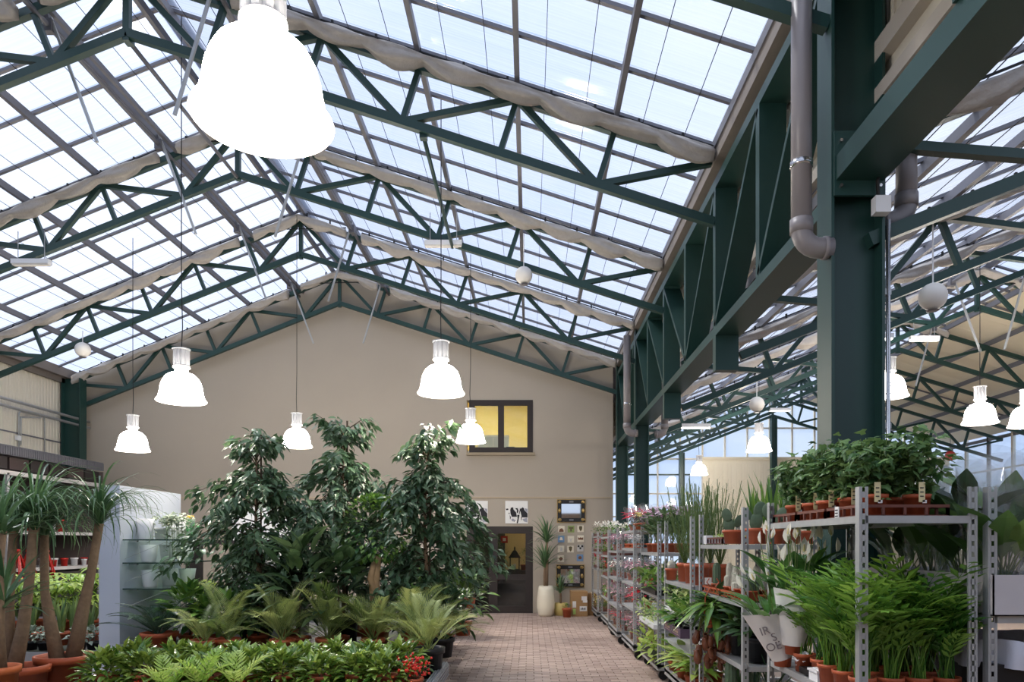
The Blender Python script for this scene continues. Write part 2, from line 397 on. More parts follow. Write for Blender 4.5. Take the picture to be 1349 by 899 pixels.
# ---- roofs
def slope_roof(ps, zf, y0, y1, dy, glass_from=0, glass_to=6, pm=PANE, opaque=None):
    root = struct('ceiling')
    nb = int(round((y1-y0)/dy))
    sg = 1 if ps[0] > ps[6] else -1
    for k in range(7):
        x = ps[k]+(.13*sg if k == 6 else 0)
        MB().bar((x, y0, zf(x)+DPUR), (x, y1, zf(x)+DPUR), 0.055, 0.10).build('purlin', GREYBAR, root)
    xa, xb = ps[0], ps[6]
    xg = ps[glass_to]
    for i in range(nb+1):
        y = y0+i*dy
        xa_ = ps[max(opaque)+1] if opaque and i % 8 else xa
        MB().bar((xa_, y, zf(xa_)+DBAR), (xb, y, zf(xb)+DBAR), 0.036, 0.045, (0, 1, 0)).build('glazing_bar', GREYBAR, root)
    for k in range(5 if opaque else 0, 6):
        for f in (.3, .72):
            x = ps[k]+(ps[k+1]-ps[k])*f
            MB().bar((x, y0, zf(x)+.815), (x, y1, zf(x)+.815), .006, .006).build('wire', BLACK, root)
    cache = {}
    for k in range(6):
        a, b = ps[k], ps[k+1]
        opq = opaque is not None and k in opaque
        for i in range(nb):
            ky = (k, opq)
            if ky not in cache:
                mb = MB(); za = zf(a)-zf(b)
                mb.v = [(a-b, 0.012, za), (0, 0.012, 0), (0, dy-0.012, 0), (a-b, dy-0.012, za)]; mb.f = [(0, 1, 2, 3)]
                if opq:
                    mb = MB().add([(a-b, .004, za), (0, .004, 0), (0, dy-.004, 0), (a-b, dy-.004, za), (a-b, .004, za+.06), (0, .004, .06), (0, dy-.004, .06), (a-b, dy-.004, za+.06)], [(0,3,2,1),(4,5,6,7),(0,1,5,4),(1,2,6,5),(2,3,7,6),(3,0,4,7)])
                cache[ky] = mb.mesh('panel' if opq else 'pane', CREAM if opq else pm)
            link('panel' if opq else 'pane', cache[ky], root, None, (b, y0+i*dy, zf(b)+DPANE))
    return root
slope_roof(PL, zc, -2.6, 16.9, 0.75)
slope_roof(PR, zc, -2.6, 16.9, 0.75)
slope_roof(HPL, zh, 3.3, 25.8, 0.75, pm=PANE)
slope_roof(HPR, zh, 3.3, 25.8, 0.75, opaque=(0, 1, 2, 3, 4))
for x0 in (RX,):
    o = MB().bar((x0, 1, zc(x0)+.95), (x0, 16.9, zc(x0)+.95), 0.22, 0.06).build('trim_7', GREYBAR); o['kind'] = 'structure'
o = MB().bar((HX, 3, zh(HX)+.95), (HX, 25.8, zh(HX)+.95), 0.22, 0.06).build('trim_8', GREYBAR); o['kind'] = 'structure'
# ---- trusses
def truss(y, lab, zf, xl, xr, x0, psl, psr, m=GREEN, ch=0.09):
    t = thing('roof_truss', lab, 'truss', (x0, y, 0), 'roof trusses')
    P = lambda x, dz=0.0: (x-x0, 0, zf(x)+dz)
    for s, xe in ((-1, xl), (1, xr)):
        MB().bar(P(xe), P(x0), ch*.9, ch).build('bottom_chord', m, t)
        MB().bar(P(xe, DTOP), P(x0, DTOP), ch*.9, ch).build('top_chord', m, t)
    MB().bar((0, 0, zf(x0)-.09), (0, 0, zf(x0)+DTOP+.05), .07, .07, (0, 1, 0)).build('king_post', m, t)
    for ps, xe in ((psl, xl), (psr, xr)):
        s = (zf(ps[1])-zf(ps[0]))/(ps[1]-ps[0])
        foot = lambda x: x+DTOP*s/(1+s*s)
        for k in range(1, 6):
            b = foot(ps[k])
            MB().bar(P(b), P(ps[k], DTOP), .06, .065, (0, 1, 0)).build('strut', m, t)
            if k % 2:
                for kk in (k-1, k+1):
                    xt = ps[kk] if 0 < kk < 6 else (xe if kk == 0 else x0)
                    MB().bar(P(b), P(xt, DTOP), .065, .07, (0, 1, 0)).build('diagonal', m, t)
    return t
for i, y in enumerate(TY):
    truss(y, ['green steel roof truss partly above the frame nearest the camera, main hall', 'green steel roof truss behind the biggest hanging lamp, main hall', 'third green steel roof truss back in the main hall', 'green steel roof truss just in front of the gable truss, main hall', 'green gable truss mounted against the taupe back wall'][i], zc, EL-.12, ER+.02, RX, PL, PR)
for i, y in enumerate(HY):
    truss(y, '%s green roof truss of the side hall beyond the girder, counted from the camera' % ORD[i], zh, 2.3, HE1, HX, HPL, HPR)
# ---- girder of wide sections between the halls
def hcol(name, lab, x0, x1, y, z1, d=0.2):
    t = thing(name, lab, 'column', ((x0+x1)/2, y, 0), 'green steel columns')
    a = (x1-x0)/2
    MB().box((-a, -d/2, 0), (-a+.02, d/2, z1)).build('flange', GREEN, t)
    MB().box((a-.02, -d/2, 0), (a, d/2, z1)).build('flange', GREEN, t)
    MB().box((-a+.02, -.01, 0), (a-.02, .01, z1)).build('web', GREEN, t)
    MB().box((-a-.05, -d/2-.05, -.012), (a+.05, d/2+.05, .012)).build('base_plate', GREEN, t)
    return t
c1 = hcol('steel_column', 'wide green steel column rising behind the ivy trolley', 2.02, 2.38, 4.95, 5.72, 0.24)
for dx in (-.13, .13):
    for z in (4.0, 4.3): MB().tube([(dx, -.145, z-.01), (dx, -.165, z-.01)], .012, 6).build('bolt', CHROME, c1)
MB().box((-.17, -.145, 3.93), (.17, -.12, 4.36)).build('end_plate', GREEN, c1)
hcol('steel_column', 'green steel column at the far end of the lattice girder', 2.02, 2.28, 13.9, 5.72, 0.22)
hcol('steel_column', 'narrow green steel column at the right corner of the back wall', 2.0, 2.26, 16.7, 5.72, 0.22)
hcol('steel_column', 'green steel column in the left corner of the back wall', -10.68, -10.25, 16.55, 5.4, 0.25)
hcol('steel_column', 'slim green post in the side hall gable glazing under its ridge', 8.52, 8.72, 25.5, 6.1, 0.2)
hcol('steel_column', 'slim green post left of centre in the side hall gable glazing', 5.28, 5.46, 25.5, 4.85, 0.2)
def girder(lab, y0, y1, zb0, zb1, diag, verts, hang, near=False):
    t = thing('lattice_girder', lab, 'girder', (2.02, y0, 0))
    MB().box((0, 0, 5.49), (.26, y1-y0, 5.59)).build('top_chord', GREEN, t)
    MB().box((.02 if near else 0, 0, zb0), (.34 if near else .28, y1-y0, zb1)).build('bottom_chord', GREEN, t)
    for y in verts: MB().box((0, y-y0-.05, zb1), (.24, y-y0+.05, 5.49)).build('post', GREEN, t)
    for y in hang: MB().box((0, y-y0-.06, 3.5), (.25, y-y0+.06, zb0)).build('hanging_post', GREEN, t)
    for ya, za, yb, zb in diag: MB().bar((.12, ya-y0, za), (.12, yb-y0, zb), .24, .05).build('diagonal', GREEN, t)
    return t
T_, B_ = 5.47, 4.0
girder('long green lattice girder receding along the right side of the main hall', 5.07, 13.78, 3.88, 3.98,
       [(6.4, B_, 5.08, T_), (6.4, T_, 7.9, B_), (7.9, T_, 9.4, B_), (9.4, B_, 10.9, T_), (12.4, T_, 10.9, B_), (12.4, B_, 13.7, T_)], [6.4, 7.9, 9.4, 10.9, 12.4], [7.9, 10.9])
girder('green girder bay slanting out of the top right corner toward the camera', 1.0, 4.83, 4.03, 4.19,
       [(4.8, T_, 3.4, 4.2), (1.9, T_, 3.3, 4.2)], [3.4, 1.9], [], True)
girder('short green girder bay between the far column and back wall', 14.02, 16.6, 3.88, 3.98, [(14.1, T_, 15.3, B_), (15.3, B_, 16.5, T_)], [15.3], [])
# junction box, conduit
t = thing('junction_box', 'small white junction box on the big green column', 'box', (2.33, 4.8, 3.85))
MB().box((-.05, -.05, -.055), (.05, .02, .055)).build('housing', WHITE, t)
MB().tube([(-.02, -.02, .055), (-.03, -.03, .16), (.02, -.02, .26), (.03, .02, .33)], .012, 6).build('cable', BLACK, t)
t = thing('conduit', 'shiny steel conduit running down the big green column', 'pipe', (2.405, 4.84, 0))
MB().tube([(0, 0, .3), (0, 0, 3.78)], .016, 8).build('tube', CHROME, t, True)
for z in (1.2, 2.4, 3.3): MB().box((-.03, -.005, z-.02), (.02, .03, z+.02)).build('clip', GALV, t)
# downpipes
def downpipe(x, y, ztop, zbot, dx, lab, r=.068):
    t = thing('downpipe', lab, 'pipe', (x, y, 0))
    MB().tube([(0, 0, ztop), (0, 0, zbot)], r, 18).build('pipe', PIPE, t, True)
    pts = [(0, 0, zbot+.05)]+[(dx*(1-math.cos(a)), 0, zbot-abs(dx)*math.sin(a)) for a in [pi/2*k/6 for k in range(7)]]+[(dx*1.7, 0, zbot-abs(dx))]
    MB().tube(pts, r, 18).build('elbow', PIPE, t, True)
    for z in (zbot+.02,): MB().tube([(0, 0, z-.04), (0, 0, z+.05)], r*1.12, 18).build('socket', PIPE, t, True)
    MB().tube([(dx*1.2, 0, zbot-abs(dx)), (dx*1.45, 0, zbot-abs(dx))], r*1.13, 18).build('socket', PIPE, t, True)
    MB().tube([(0, 0, zbot+.42), (0, 0, zbot+.46)], r*1.1, 18).build('clamp', CHROME, t, True)
downpipe(1.83, 4.86, 5.75, 3.72, .12, 'grey downpipe with elbow just left of the big green column')
downpipe(1.86, 13.8, 5.6, 3.85, .12, 'grey downpipe at the far end of the girder by the back wall')
downpipe(2.6, 4.98, 4.55, 3.95, -.12, 'grey downpipe right of the big green column in the side hall')
downpipe(2.6, 13.9, 4.55, 3.85, -.12, 'distant grey downpipe behind the far girder column')
# ---- shade screens gathered along the trusses
def screen(x0, x1, y, zf, lab, r=.10):
    n = max(12, int(abs(x1-x0)/.05)); K = 24
    t = thing('shade_screen', lab, 'shade cloth', (x0, y, zf(x0)+.66), 'gathered shade screens')
    m = MB(); ph = rnd(0, 6)
    per = rnd(1.0, 1.12); sw = [rnd(.45, 1.15) for _ in range(40)]
    for i in range(n+1):
        x = x0+(x1-x0)*i/n; s = abs(x1-x0)*i/n
        u_ = s/per*1.75+ph; sag = abs(math.sin(pi*u_))**.7*sw[int(u_) % 40]
        hh = r*(.55+.72*sag+.08*math.sin(s*9+ph)); wd = r*(.7+.3*sag)
        for k in range(K):
            a = 2*pi*k/K
            rr = 1+.15*math.sin(5*a+2.5*math.sin(s*5+ph))+.07*math.sin(11*a+s*9)
            dz = math.sin(a)*hh*rr
            if dz > 0: dz *= .6
            m.v.append((x-x0, math.cos(a)*wd*rr, zf(x)-zf(x0)+dz-.03*sag))
    for i in range(n):
        for k in range(K):
            k2 = (k+1) % K; m.f.append((i*K+k, i*K+k2, (i+1)*K+k2, (i+1)*K+k))
    m.f.append(tuple(range(K))); m.f.append(tuple(n*K+k for k in range(K)))
    m.build('cloth', FABRIC, t, True)
    c = MB(); q = int(abs(x1-x0)/.5)
    for i in range(q+1):
        x = x0+(x1-x0)*(i+.3)/(q+1); cz = zf(x)-zf(x0)+.06
        MB().box((x-x0-.012, -.015, cz-.02), (x-x0+.012, .015, cz+.05)).build('hook', BLACK, t)
    MB().bar((0, 0, .075), (x1-x0, 0, zf(x1)-zf(x0)+.075), .015, .015).build('wire', BLACK, t)
SN = ['on the truss nearest the camera', 'on the truss behind the biggest lamp', 'on the third main hall truss', 'on the fourth main hall truss', 'on the gable truss at the back wall']
for i, y in enumerate(TY[1:]):
    yy = y-.16
    screen(EL+.12, -5.55, yy, zc, 'beige shade screen under the left slope '+SN[i+1])
    screen(-5.25, -3.5, yy, zc, 'short shade screen over the ridge '+SN[i+1])
    screen(-3.2, ER-.03, yy, zc, 'long beige shade screen under the right slope '+SN[i+1])
for i, y in enumerate(HY[:6]):
    screen(2.75, 7.4, y-.16, zh, 'pale shade screen on the left slope of the %s side hall truss' % ORD[i])
    if i > 1: screen(7.7, 9.7, y-.16, zh, 'pale shade screen over the ridge of the %s side hall truss' % ORD[i])
# ---- ventilator shafts and push rods
def vent(x, zf, s, ys, lab, y1=16.9, y0=1.5):
    z = zf(x)+.62
    t = thing('vent_shaft', lab, 'pipe', (x, y0, z))
    MB().tube([(0, 0, 0), (0, y1-y0, 0)], .03, 8).build('shaft', GREYBAR, t, True)
    MB().bar((-.09*s, 0, .1), (-.09*s, y1-y0, .1), .05, .06).build('rail', GREYBAR, t)
    q = math.atan(abs(zf(x+.1)-zf(x))/.1)
    for y in ys:
        dx = math.sin(q)*(-s)
        MB().bar((0, y-y0, .15), (dx*1.45, y-y0, -1.4*math.cos(q)), .03, .03).build('push_rod', GALV, t)
        MB().box((-.05, y-y0-.04, -.07), (.05, y-y0+.04, .07)).build('gear_box', GREYBAR, t)
vent(-5.4, zc, -1, (8.1, 10.5, 13.3, 16.2), 'ventilator shaft with push rods on the left slope near the ridge')
vent(-3.3, zc, 1, (7.6, 10.6, 13.4, 16.2), 'ventilator shaft with push rods on the right slope near the ridge')
vent(9.3, zh, 1, (10.5, 13.5, 16.6, 19.6), 'ventilator shaft with push rods in the side hall right slope', 25.6, 4)
vent(7.9, zh, -1, (10.5, 13.5, 16.6), 'ventilator shaft with push rods in the side hall left slope', 25.6, 4)
# longitudinal ties
for x, a, b, lab in ((RX, 7.9, 10.9, 'thin ridge tie rod between two trusses beside the biggest lamp'), (-1.17, 7.9, 10.9, 'slim green tie rod slanting down between trusses, right roof slope')):
    t = thing('tie_rod', lab, 'rod', (x, a, zc(x)-.06)); MB().tube([(0, .05, 0), (0, b-a, 0)], .025, 8).build('rod', GREEN if x > -2 else GREYBAR, t, True)
    MB().box((-.04, 0, -.03), (.04, .08, .06)).build('bracket', GREEN, t)
# fluorescent battens under chords
def batten(x, y, z, lab, lit=False):
    t = thing('batten_light', lab, 'light', (x, y, z))
    MB().box((-.28, -.05, 0), (.28, .05, .07)).build('housing', WHITE, t)
    MB().box((-.27, -.035, -.02), (.27, .035, 0)).build('diffuser', TUBEM if lit else GLOBE, t)
    MB().tube([(-.2, 0, .07), (-.2, 0, .5)], .006, 5).build('hanger', GALV, t)
    MB().tube([(.2, 0, .07), (.2, 0, .5)], .006, 5).build('hanger', GALV, t)
batten(-7.5, 10.85, 5.82, 'white batten light under a left roof truss')
batten(-1.3, 10.85, 6.1, 'white batten light under a right roof truss')
batten(5.2, 10.9, 4.72, 'white batten light under the side hall truss right of the column', True)
batten(7.6, 13.9, 5.55, 'white batten light below the side hall ridge', True)
batten(3.2, 13.9, 3.86, 'lit batten light low on a side hall truss left of the column', True)
batten(6.9, 19.9, 5.3, 'small lit batten light under the cream side hall ceiling', True)
# sensor globes
def globe(px, py, d, r, up, lab):
    x, y, z = W(px, py, d); t = thing('sensor_globe', lab, 'globe', (x, y, z))
    MB().ball((0, 0, 0), r, 20, 12).build('ball', GLOBE, t, True)
    MB().lathe([(.07, -r-.005), (.05, -r-.015), (1e-3, -r-.015)], 12).build('inlet', GREYBAR, t)
    MB().tube([(0, 0, r-.01), (0, 0, r+up)], .008, 6).build('hanger', WHITE, t)
globe(109, 461, 13.86, .14, .22, 'white globe hanging small under the left roof slope')
globe(690, 363, 10.8, .13, .5, 'white globe hanging under the right roof slope')
globe(1229, 391, 7.8, .145, .75, 'large white globe right of the big green column')
globe(997, 533, 13.8, .145, .6, 'white globe left of the big green column in the side hall')
# ---- lamps
BELL = [(.281, 0), (.272, .015), (.252, .06), (.24, .12), (.23, .18), (.215, .23), (.188, .28), (.145, .32), (.095, .342), (.075, .348)]
def lamp(px, pyb, d, lab, sc=1.0, X=None):
    x, y, z = W(px, pyb, d); t = thing('pendant_lamp', lab, 'lamp', (x, y, z), 'bell pendant lamps')
    if 'bell' not in MESHC:
        MESHC['bell'] = MB().lathe(BELL[1:], 40).mesh('shade', LAMPM, True)
        MESHC['rim'] = MB().lathe([(.27, .016), (.283, .012), (.287, .002), (.281, -.006), (.27, .0)], 40).mesh('rim', LAMPRIM, True)
        MESHC['neck'] = MB().lathe([(.075, .34), (.072, .40), (.098, .402), (.098, .415)], 20, cap1=True).mesh('neck', LAMPRIM, True)
        c = MB(); 
        pr = []
        for k in range(40):
            a = 2*pi*k/40; r = .092 if k % 4 else .08
            pr.append((r*math.cos(a), r*math.sin(a)))
        c.v = [(x_, y_, .415) for x_, y_ in pr]+[(x_, y_, .62) for x_, y_ in pr]; c.f = [(k, (k+1) % 40, 40+(k+1) % 40, 40+k) for k in range(40)]+[tuple(range(40, 80))]
        c.lathe([(.1, .615), (.105, .62), (.105, .632), (1e-3, .635)], 20)
        MESHC['cap'] = c.mesh('gear_housing', CAPM)
        MESHC['bulb'] = MB().ball((0, 0, .22), .06, 10, 8, 1.6).mesh('bulb', LAMPM, True)
    for nme, k in (('shade', 'bell'), ('rim', 'rim'), ('neck', 'neck'), ('gear_housing', 'cap'), ('bulb', 'bulb')): link(nme, MESHC[k], t)
    zf = zc if x < 2.2 else zh
    top = zf(x)+.9
    MB().tube([(0, 0, .63), (rnd(-.02, .02), 0, .9), (0, 0, 1.4), (0, 0, top-z)], .006, 5).build('cable', BLACK, t)
lamp(347, 160, 3.0, 'biggest bell pendant lamp, glowing at the top left near the camera')
lamp(239, 529, 8.7, 'bell pendant lamp left of centre, second largest in the left row')
lamp(581, 519, 8.7, 'bell pendant lamp in the centre above the ficus trees')
lamp(175, 594, 12.8, 'bell pendant lamp farthest left, low before the back wall')
lamp(391, 589, 13.5, 'small bell pendant lamp above the gap between two ficus tops')
lamp(620, 583, 13.5, 'small bell pendant lamp overlapping the upstairs office window')
lamp(1172, 523, 11.6, 'bell pendant lamp half hidden by the right edge of the big column')
lamp(1291, 558, 12.4, 'bell pendant lamp in the side hall at the far right')
lamp(1000, 595, 16.2, 'bell pendant lamp in the side hall just left of the big column')
lamp(921, 626, 23.5, 'small distant bell pendant lamp before the side hall gable glazing')
lamp(1352, 562, 12.4, 'bell pendant lamp cut off by the right edge of the frame')
# ================================================================== GLAZING, ROOMS, WALL DECOR
# gable glazing of the side hall
g = struct('window_2'); yg = 25.75
MUL = mat('white_mullion', (206, 200, 186), 0.5)
def gz(x): return min(zh(x)+.8, 9)
xs = [2.5]+[3.76+.8*k for k in range(0, 14)]+[14.9]
tz = [0.9, 2.6, 3.42, 4.1, 4.66, 5.76, 8]
for x in xs[:-1]:
    MB().box((x-.025, yg-.05, 0), (x+.025, yg+.05, gz(x))).build('mullion', MUL, g)
for z in tz[:-1]:
    xa = 2.5; xb = 14.9
    if z > 4.5:
        k = [x/20 for x in range(50, 298) if gz(x/20) > z]
        xa, xb = min(k), max(k)
    MB().box((xa, yg-.04, z-.025), (xb, yg+.04, z+.025)).build('transom', GREEN if abs(z-4.1) < .01 else MUL, g)
for i in range(len(xs)-1):
    a, b = xs[i]+.025, xs[i+1]-.025
    for j in range(len(tz)-1):
        z0, z1 = tz[j]+.025, tz[j+1]-.025
        if a > 6.1 and z1 < 4.7: continue
        za, zb_ = min(z1, gz(a)), min(z1, gz(b))
        if za <= z0 and zb_ <= z0: continue
        za = max(za, z0); zb_ = max(zb_, z0)
        m = MB(); m.v = [(a, yg, z0), (b, yg, z0), (b, yg, zb_), (a, yg, za)]; m.f = [(0, 1, 2, 3)]; m.build('pane', PANEW, g)
m = MB().box((2.45, yg-.06, 0), (6.16, yg+.1, .9)).box((6.16, yg-.06, 0), (14.95, yg+.1, 4.62)); 
for i in range(90):
    if i % 12 < 11: m.box((6.2+i*.097, yg-.085, 0.2), (6.2+i*.097+.06, yg-.06, 4.5))
o = m.build('wall_far', CREAM); o['kind'] = 'structure'
o = MB().box((6.16, yg-.12, 4.62), (14.95, yg+.12, 4.72)).build('trim_9', mat('pale_sill', (220, 208, 180), .6)); o['kind'] = 'structure'
# far right wall of the side hall: solid below, strip window above
o = MB().box((15.0, 2, 0), (15.15, 25.8, 3.0)).build('wall_side', CREAM); o['kind'] = 'structure'
g = struct('window_3')
for k in range(20):
    y = 2+k*1.2
    MB().box((14.97, y-.04, 3.0), (15.07, y+.04, zh(15)+.9)).build('mullion', BROWN if k % 3 == 0 else MUL, g)
    m = MB(); m.v = [(15.02, y+.04, 3), (15.02, y+1.16, 3), (15.02, y+1.16, zh(15)+.85), (15.02, y+.04, zh(15)+.85)]; m.f = [(0, 1, 2, 3)]; m.build('pane', PANEW, g)
MB().box((14.96, 2, 4.0), (15.06, 25.8, 4.05)).build('transom', MUL, g)
t = thing('hanging_ball', 'red hanging ball far under the cream side hall ceiling', 'decoration', W(1252, 601, 19.9))
MB().ball((0, 0, 0), .14, 14, 10).build('ball', REDP, t, True); MB().tube([(0, 0, .13), (0, 0, .6)], .006, 5).build('string', BLACK, t)
# building block beside/behind the back wall
o = MB().box((1.85, YW+.3, 0), (1.95, 25.8, 5.9)).build('wall_block', TAUPE); o['kind'] = 'structure'
# office behind the upper window
OFF = mat('office_paint', (236, 216, 150), 0.8)
m = MB(); m.box((-4.6, 20.6, 3.3), (1.85, 20.7, 5.7)); m.box((-4.7, YW+.3, 3.3), (-4.6, 20.7, 5.7)); m.box((-4.7, YW+.3, 3.2), (1.85, 20.7, 3.3)); m.box((-4.7, YW+.3, 5.7), (1.85, 20.7, 5.8))
o = m.build('wall_office', OFF); o['kind'] = 'structure'
for i, (x, y) in enumerate(((-1.6, 18.6), (-1.4, 19.6), (0.6, 18.4), (.9, 19.6))):
    t = thing('ceiling_light', ['nearer ceiling light panel seen through left office pane', 'farther ceiling light panel seen through left office pane', 'nearer light panel on the office ceiling right side', 'farther light panel on the office ceiling right side'][i], 'light', (x, y, 5.7), 'office ceiling lights')
    MB().box((-.4, -.12, -.05), (.4, .12, 0)).build('frame', WHITE, t); MB().box((-.38, -.1, -.06), (.38, .1, -.05)).build('diffuser', mat('office_tube', (255, 250, 230), .4, emit=(255, 240, 200), estr=40), t)
t = thing('office_cabinet', 'white office cabinet glimpsed low through left upstairs pane', 'cabinet', (-.95, 19.0, 3.3))
MB().box((-.4, -.25, 0), (.4, .25, 1.15)).build('body', WHITE, t); MB().box((-.38, -.27, .05), (-.01, -.25, 1.1)).build('door', WHITEP, t); MB().box((.01, -.27, .05), (.38, -.25, 1.1)).build('door', WHITEP, t)
t = thing('desk_phone', 'dark small device on the sill inside the right office pane', 'phone', (-.47, 17.35, 3.84))
MB().box((-.09, -.08, 0), (.09, .08, .05)).box((-.08, -.03, .05), (.08, .05, .09)).build('body', BLACKP, t); MB().bar((-.1, .04, .1), (.1, .04, .1), .04, .04).build('handset', BLACKP, t)
MB().box((-4.0, 17.2, 3.3), (.6, 17.6, 3.84)).build('trim_10', WHITE)['kind'] = 'structure'
t = thing('wall_calendar', 'wall calendar with red heading inside the right office pane', 'calendar', (-.1, 20.57, 4.05))
MB().box((-.3, 0, -.1), (.3, .02, .2)).build('sheet', PAPER, t); MB().box((-.3, -.005, .16), (.3, 0, .2)).build('heading', REDP, t)
for i in range(12): MB().box((-.27+.09*(i % 6), -.004, .02-.09*(i//6)), (-.2+.09*(i % 6), 0, .09-.09*(i//6))).build('grid_cell', mat('pale_grey', (180, 172, 150), .8), t)
def frame_win(parent, x0, x1, z0, z1, y, fw, d=.08, m=BROWN, name='frame'):
    MB().box((x0, y-d/2, z0), (x0+fw, y+d/2, z1)).box((x1-fw, y-d/2, z0), (x1, y+d/2, z1)).box((x0+fw, y-d/2, z0), (x1-fw, y+d/2, z0+fw)).box((x0+fw, y-d/2, z1-fw), (x1-fw, y+d/2, z1)).build(name, m, parent)
def pane(parent, x0, x1, z0, z1, y, m):
    b = MB(); b.box((x0, y-.004, z0), (x1, y+.004, z1)); return b.build('pane', m, parent)
g = struct('window_1'); y = YW+.02
frame_win(g, -1.42, .07, 3.75, 4.99, y, .06)
for a, b in ((-1.36, -.675), (-.675, .01)):
    frame_win(g, a, b, 3.81, 4.93, y-.015, .07, .07, BROWN, 'casement'); pane(g, a+.07, b-.07, 3.88, 4.86, y, GLASS)
MB().box((-1.48, YW-.1, 3.69), (.12, YW+.04, 3.75)).build('sill', mat('sill_stone', (150, 136, 112), .7), g)
# double door
g = struct('door_1'); y = YW+.05
frame_win(g, -1.48, .07, 0, 2.03, y, .07, .12)
for a, b in ((-1.41, -.86), (-.86, 0.0)):
    frame_win(g, a, b, .0, 1.96, y-.02, .1, .07, BROWN, 'door_leaf')
    MB().box((a+.1, y-.055, .78), (b-.1, y+.015, .9)).build('rail', BROWN, g)
    MB().box((a+.1, y-.05, .1), (b-.1, y+.01, .16)).build('rail', BROWN, g)
    pane(g, a+.1, b-.1, .9, 1.86, y, DOORGL); pane(g, a+.1, b-.1, .16, .78, y, DOORGL)
MB().tube([(-.8, y-.06, 1.02), (-.8, y-.11, 1.02), (-.8, y-.11, 1.12)], .012, 8).build('door_handle', CHROME, g)
MB().box((-.83, y-.07, .98), (-.77, y-.05, 1.1)).build('door_handle', CHROME, g)
# shop room behind the door
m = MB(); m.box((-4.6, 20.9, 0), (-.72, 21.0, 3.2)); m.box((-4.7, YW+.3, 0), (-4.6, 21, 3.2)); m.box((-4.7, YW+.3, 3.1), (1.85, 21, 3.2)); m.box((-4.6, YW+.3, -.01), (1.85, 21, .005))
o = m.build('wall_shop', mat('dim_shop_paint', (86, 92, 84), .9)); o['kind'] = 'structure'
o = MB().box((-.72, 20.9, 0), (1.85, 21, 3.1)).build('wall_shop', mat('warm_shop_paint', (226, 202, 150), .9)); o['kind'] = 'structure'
t = thing('chandelier', 'sparkling chandelier seen at the top of the right door leaf', 'lamp', (.0, 19.2, 2.25))
MB().tube([(0, 0, .1), (0, 0, .85)], .01, 6).build('rod', GOLD, t)
MB().lathe([(.3, 0), (.32, .03), (.3, .06)], 24).build('ring', GOLD, t)
for k in range(10):
    MB().ball((.3*math.cos(k*.63), .3*math.sin(k*.63), .07), .035, 8, 6).build('bulb', mat('bulb_lit', (255, 240, 210), .3, emit=(255, 214, 150), estr=30), t)
pl = bpy.data.lights.new('shop_light', 'POINT'); pl.energy = 26; pl.color = (1, .84, .6); pl.shadow_soft_size = .15
o = bpy.data.objects.new('shop_light', pl); COL.objects.link(o); o.location = (.2, 19.2, 1.95)
t = thing('display_table', 'dark display table inside the shop behind the door', 'table', (-.6, 18.3, 0))
MB().box((-.9, -.4, .9), (.9, .4, .96)).build('tabletop', DARK, t); MB().box((-.88, -.38, .02), (.88, -.35, .9)).build('front_panel', DARK, t)  # front board is added to keep the lower door panes dark
for sx in (-.84, .84):
    for sy in (-.34, .34): MB().box((sx-.04, sy-.04, 0), (sx+.04, sy+.04, .9)).build('leg', DARK, t)
t = thing('garden_lantern', 'dark house shaped lantern behind the right door pane', 'lantern', (-.38, 18.1, .96))
MB().box((-.22, -.22, 0), (.22, .22, .05)).build('base', BLACKP, t)
for sx in (-1, 1):
    for sy in (-1, 1): MB().box((sx*.18-.02, sy*.18-.02, .05), (sx*.18+.02, sy*.18+.02, .5)).build('post', BLACKP, t)
MB().add([(-.25, -.25, .5), (.25, -.25, .5), (.25, .25, .5), (-.25, .25, .5), (-.06, -.06, .8), (.06, -.06, .8), (.06, .06, .8), (-.06, .06, .8)], [(0,3,2,1),(4,5,6,7),(0,1,5,4),(1,2,6,5),(2,3,7,6),(3,0,4,7)]).lathe([(.03, .8), (.035, .9), (1e-3, .98)], 8).build('roof', BLACKP, t)
MB().lathe([(.05, .05), (.05, .25), (1e-3, .26)], 10).build('candle', PAPER, t)
bpy.data.objects['garden_lantern'].scale = (.62,)*3
t = thing('alarm_sign', 'small red square sign with white dot inside the door', 'sign', (-.74, 20.86, 1.75))
MB().box((-.1, -.02, -.1), (.1, .02, .1)).build('plate', REDP, t); MB().box((-.045, -.025, -.045), (.045, -.02, .045)).build('symbol', PAPER, t)
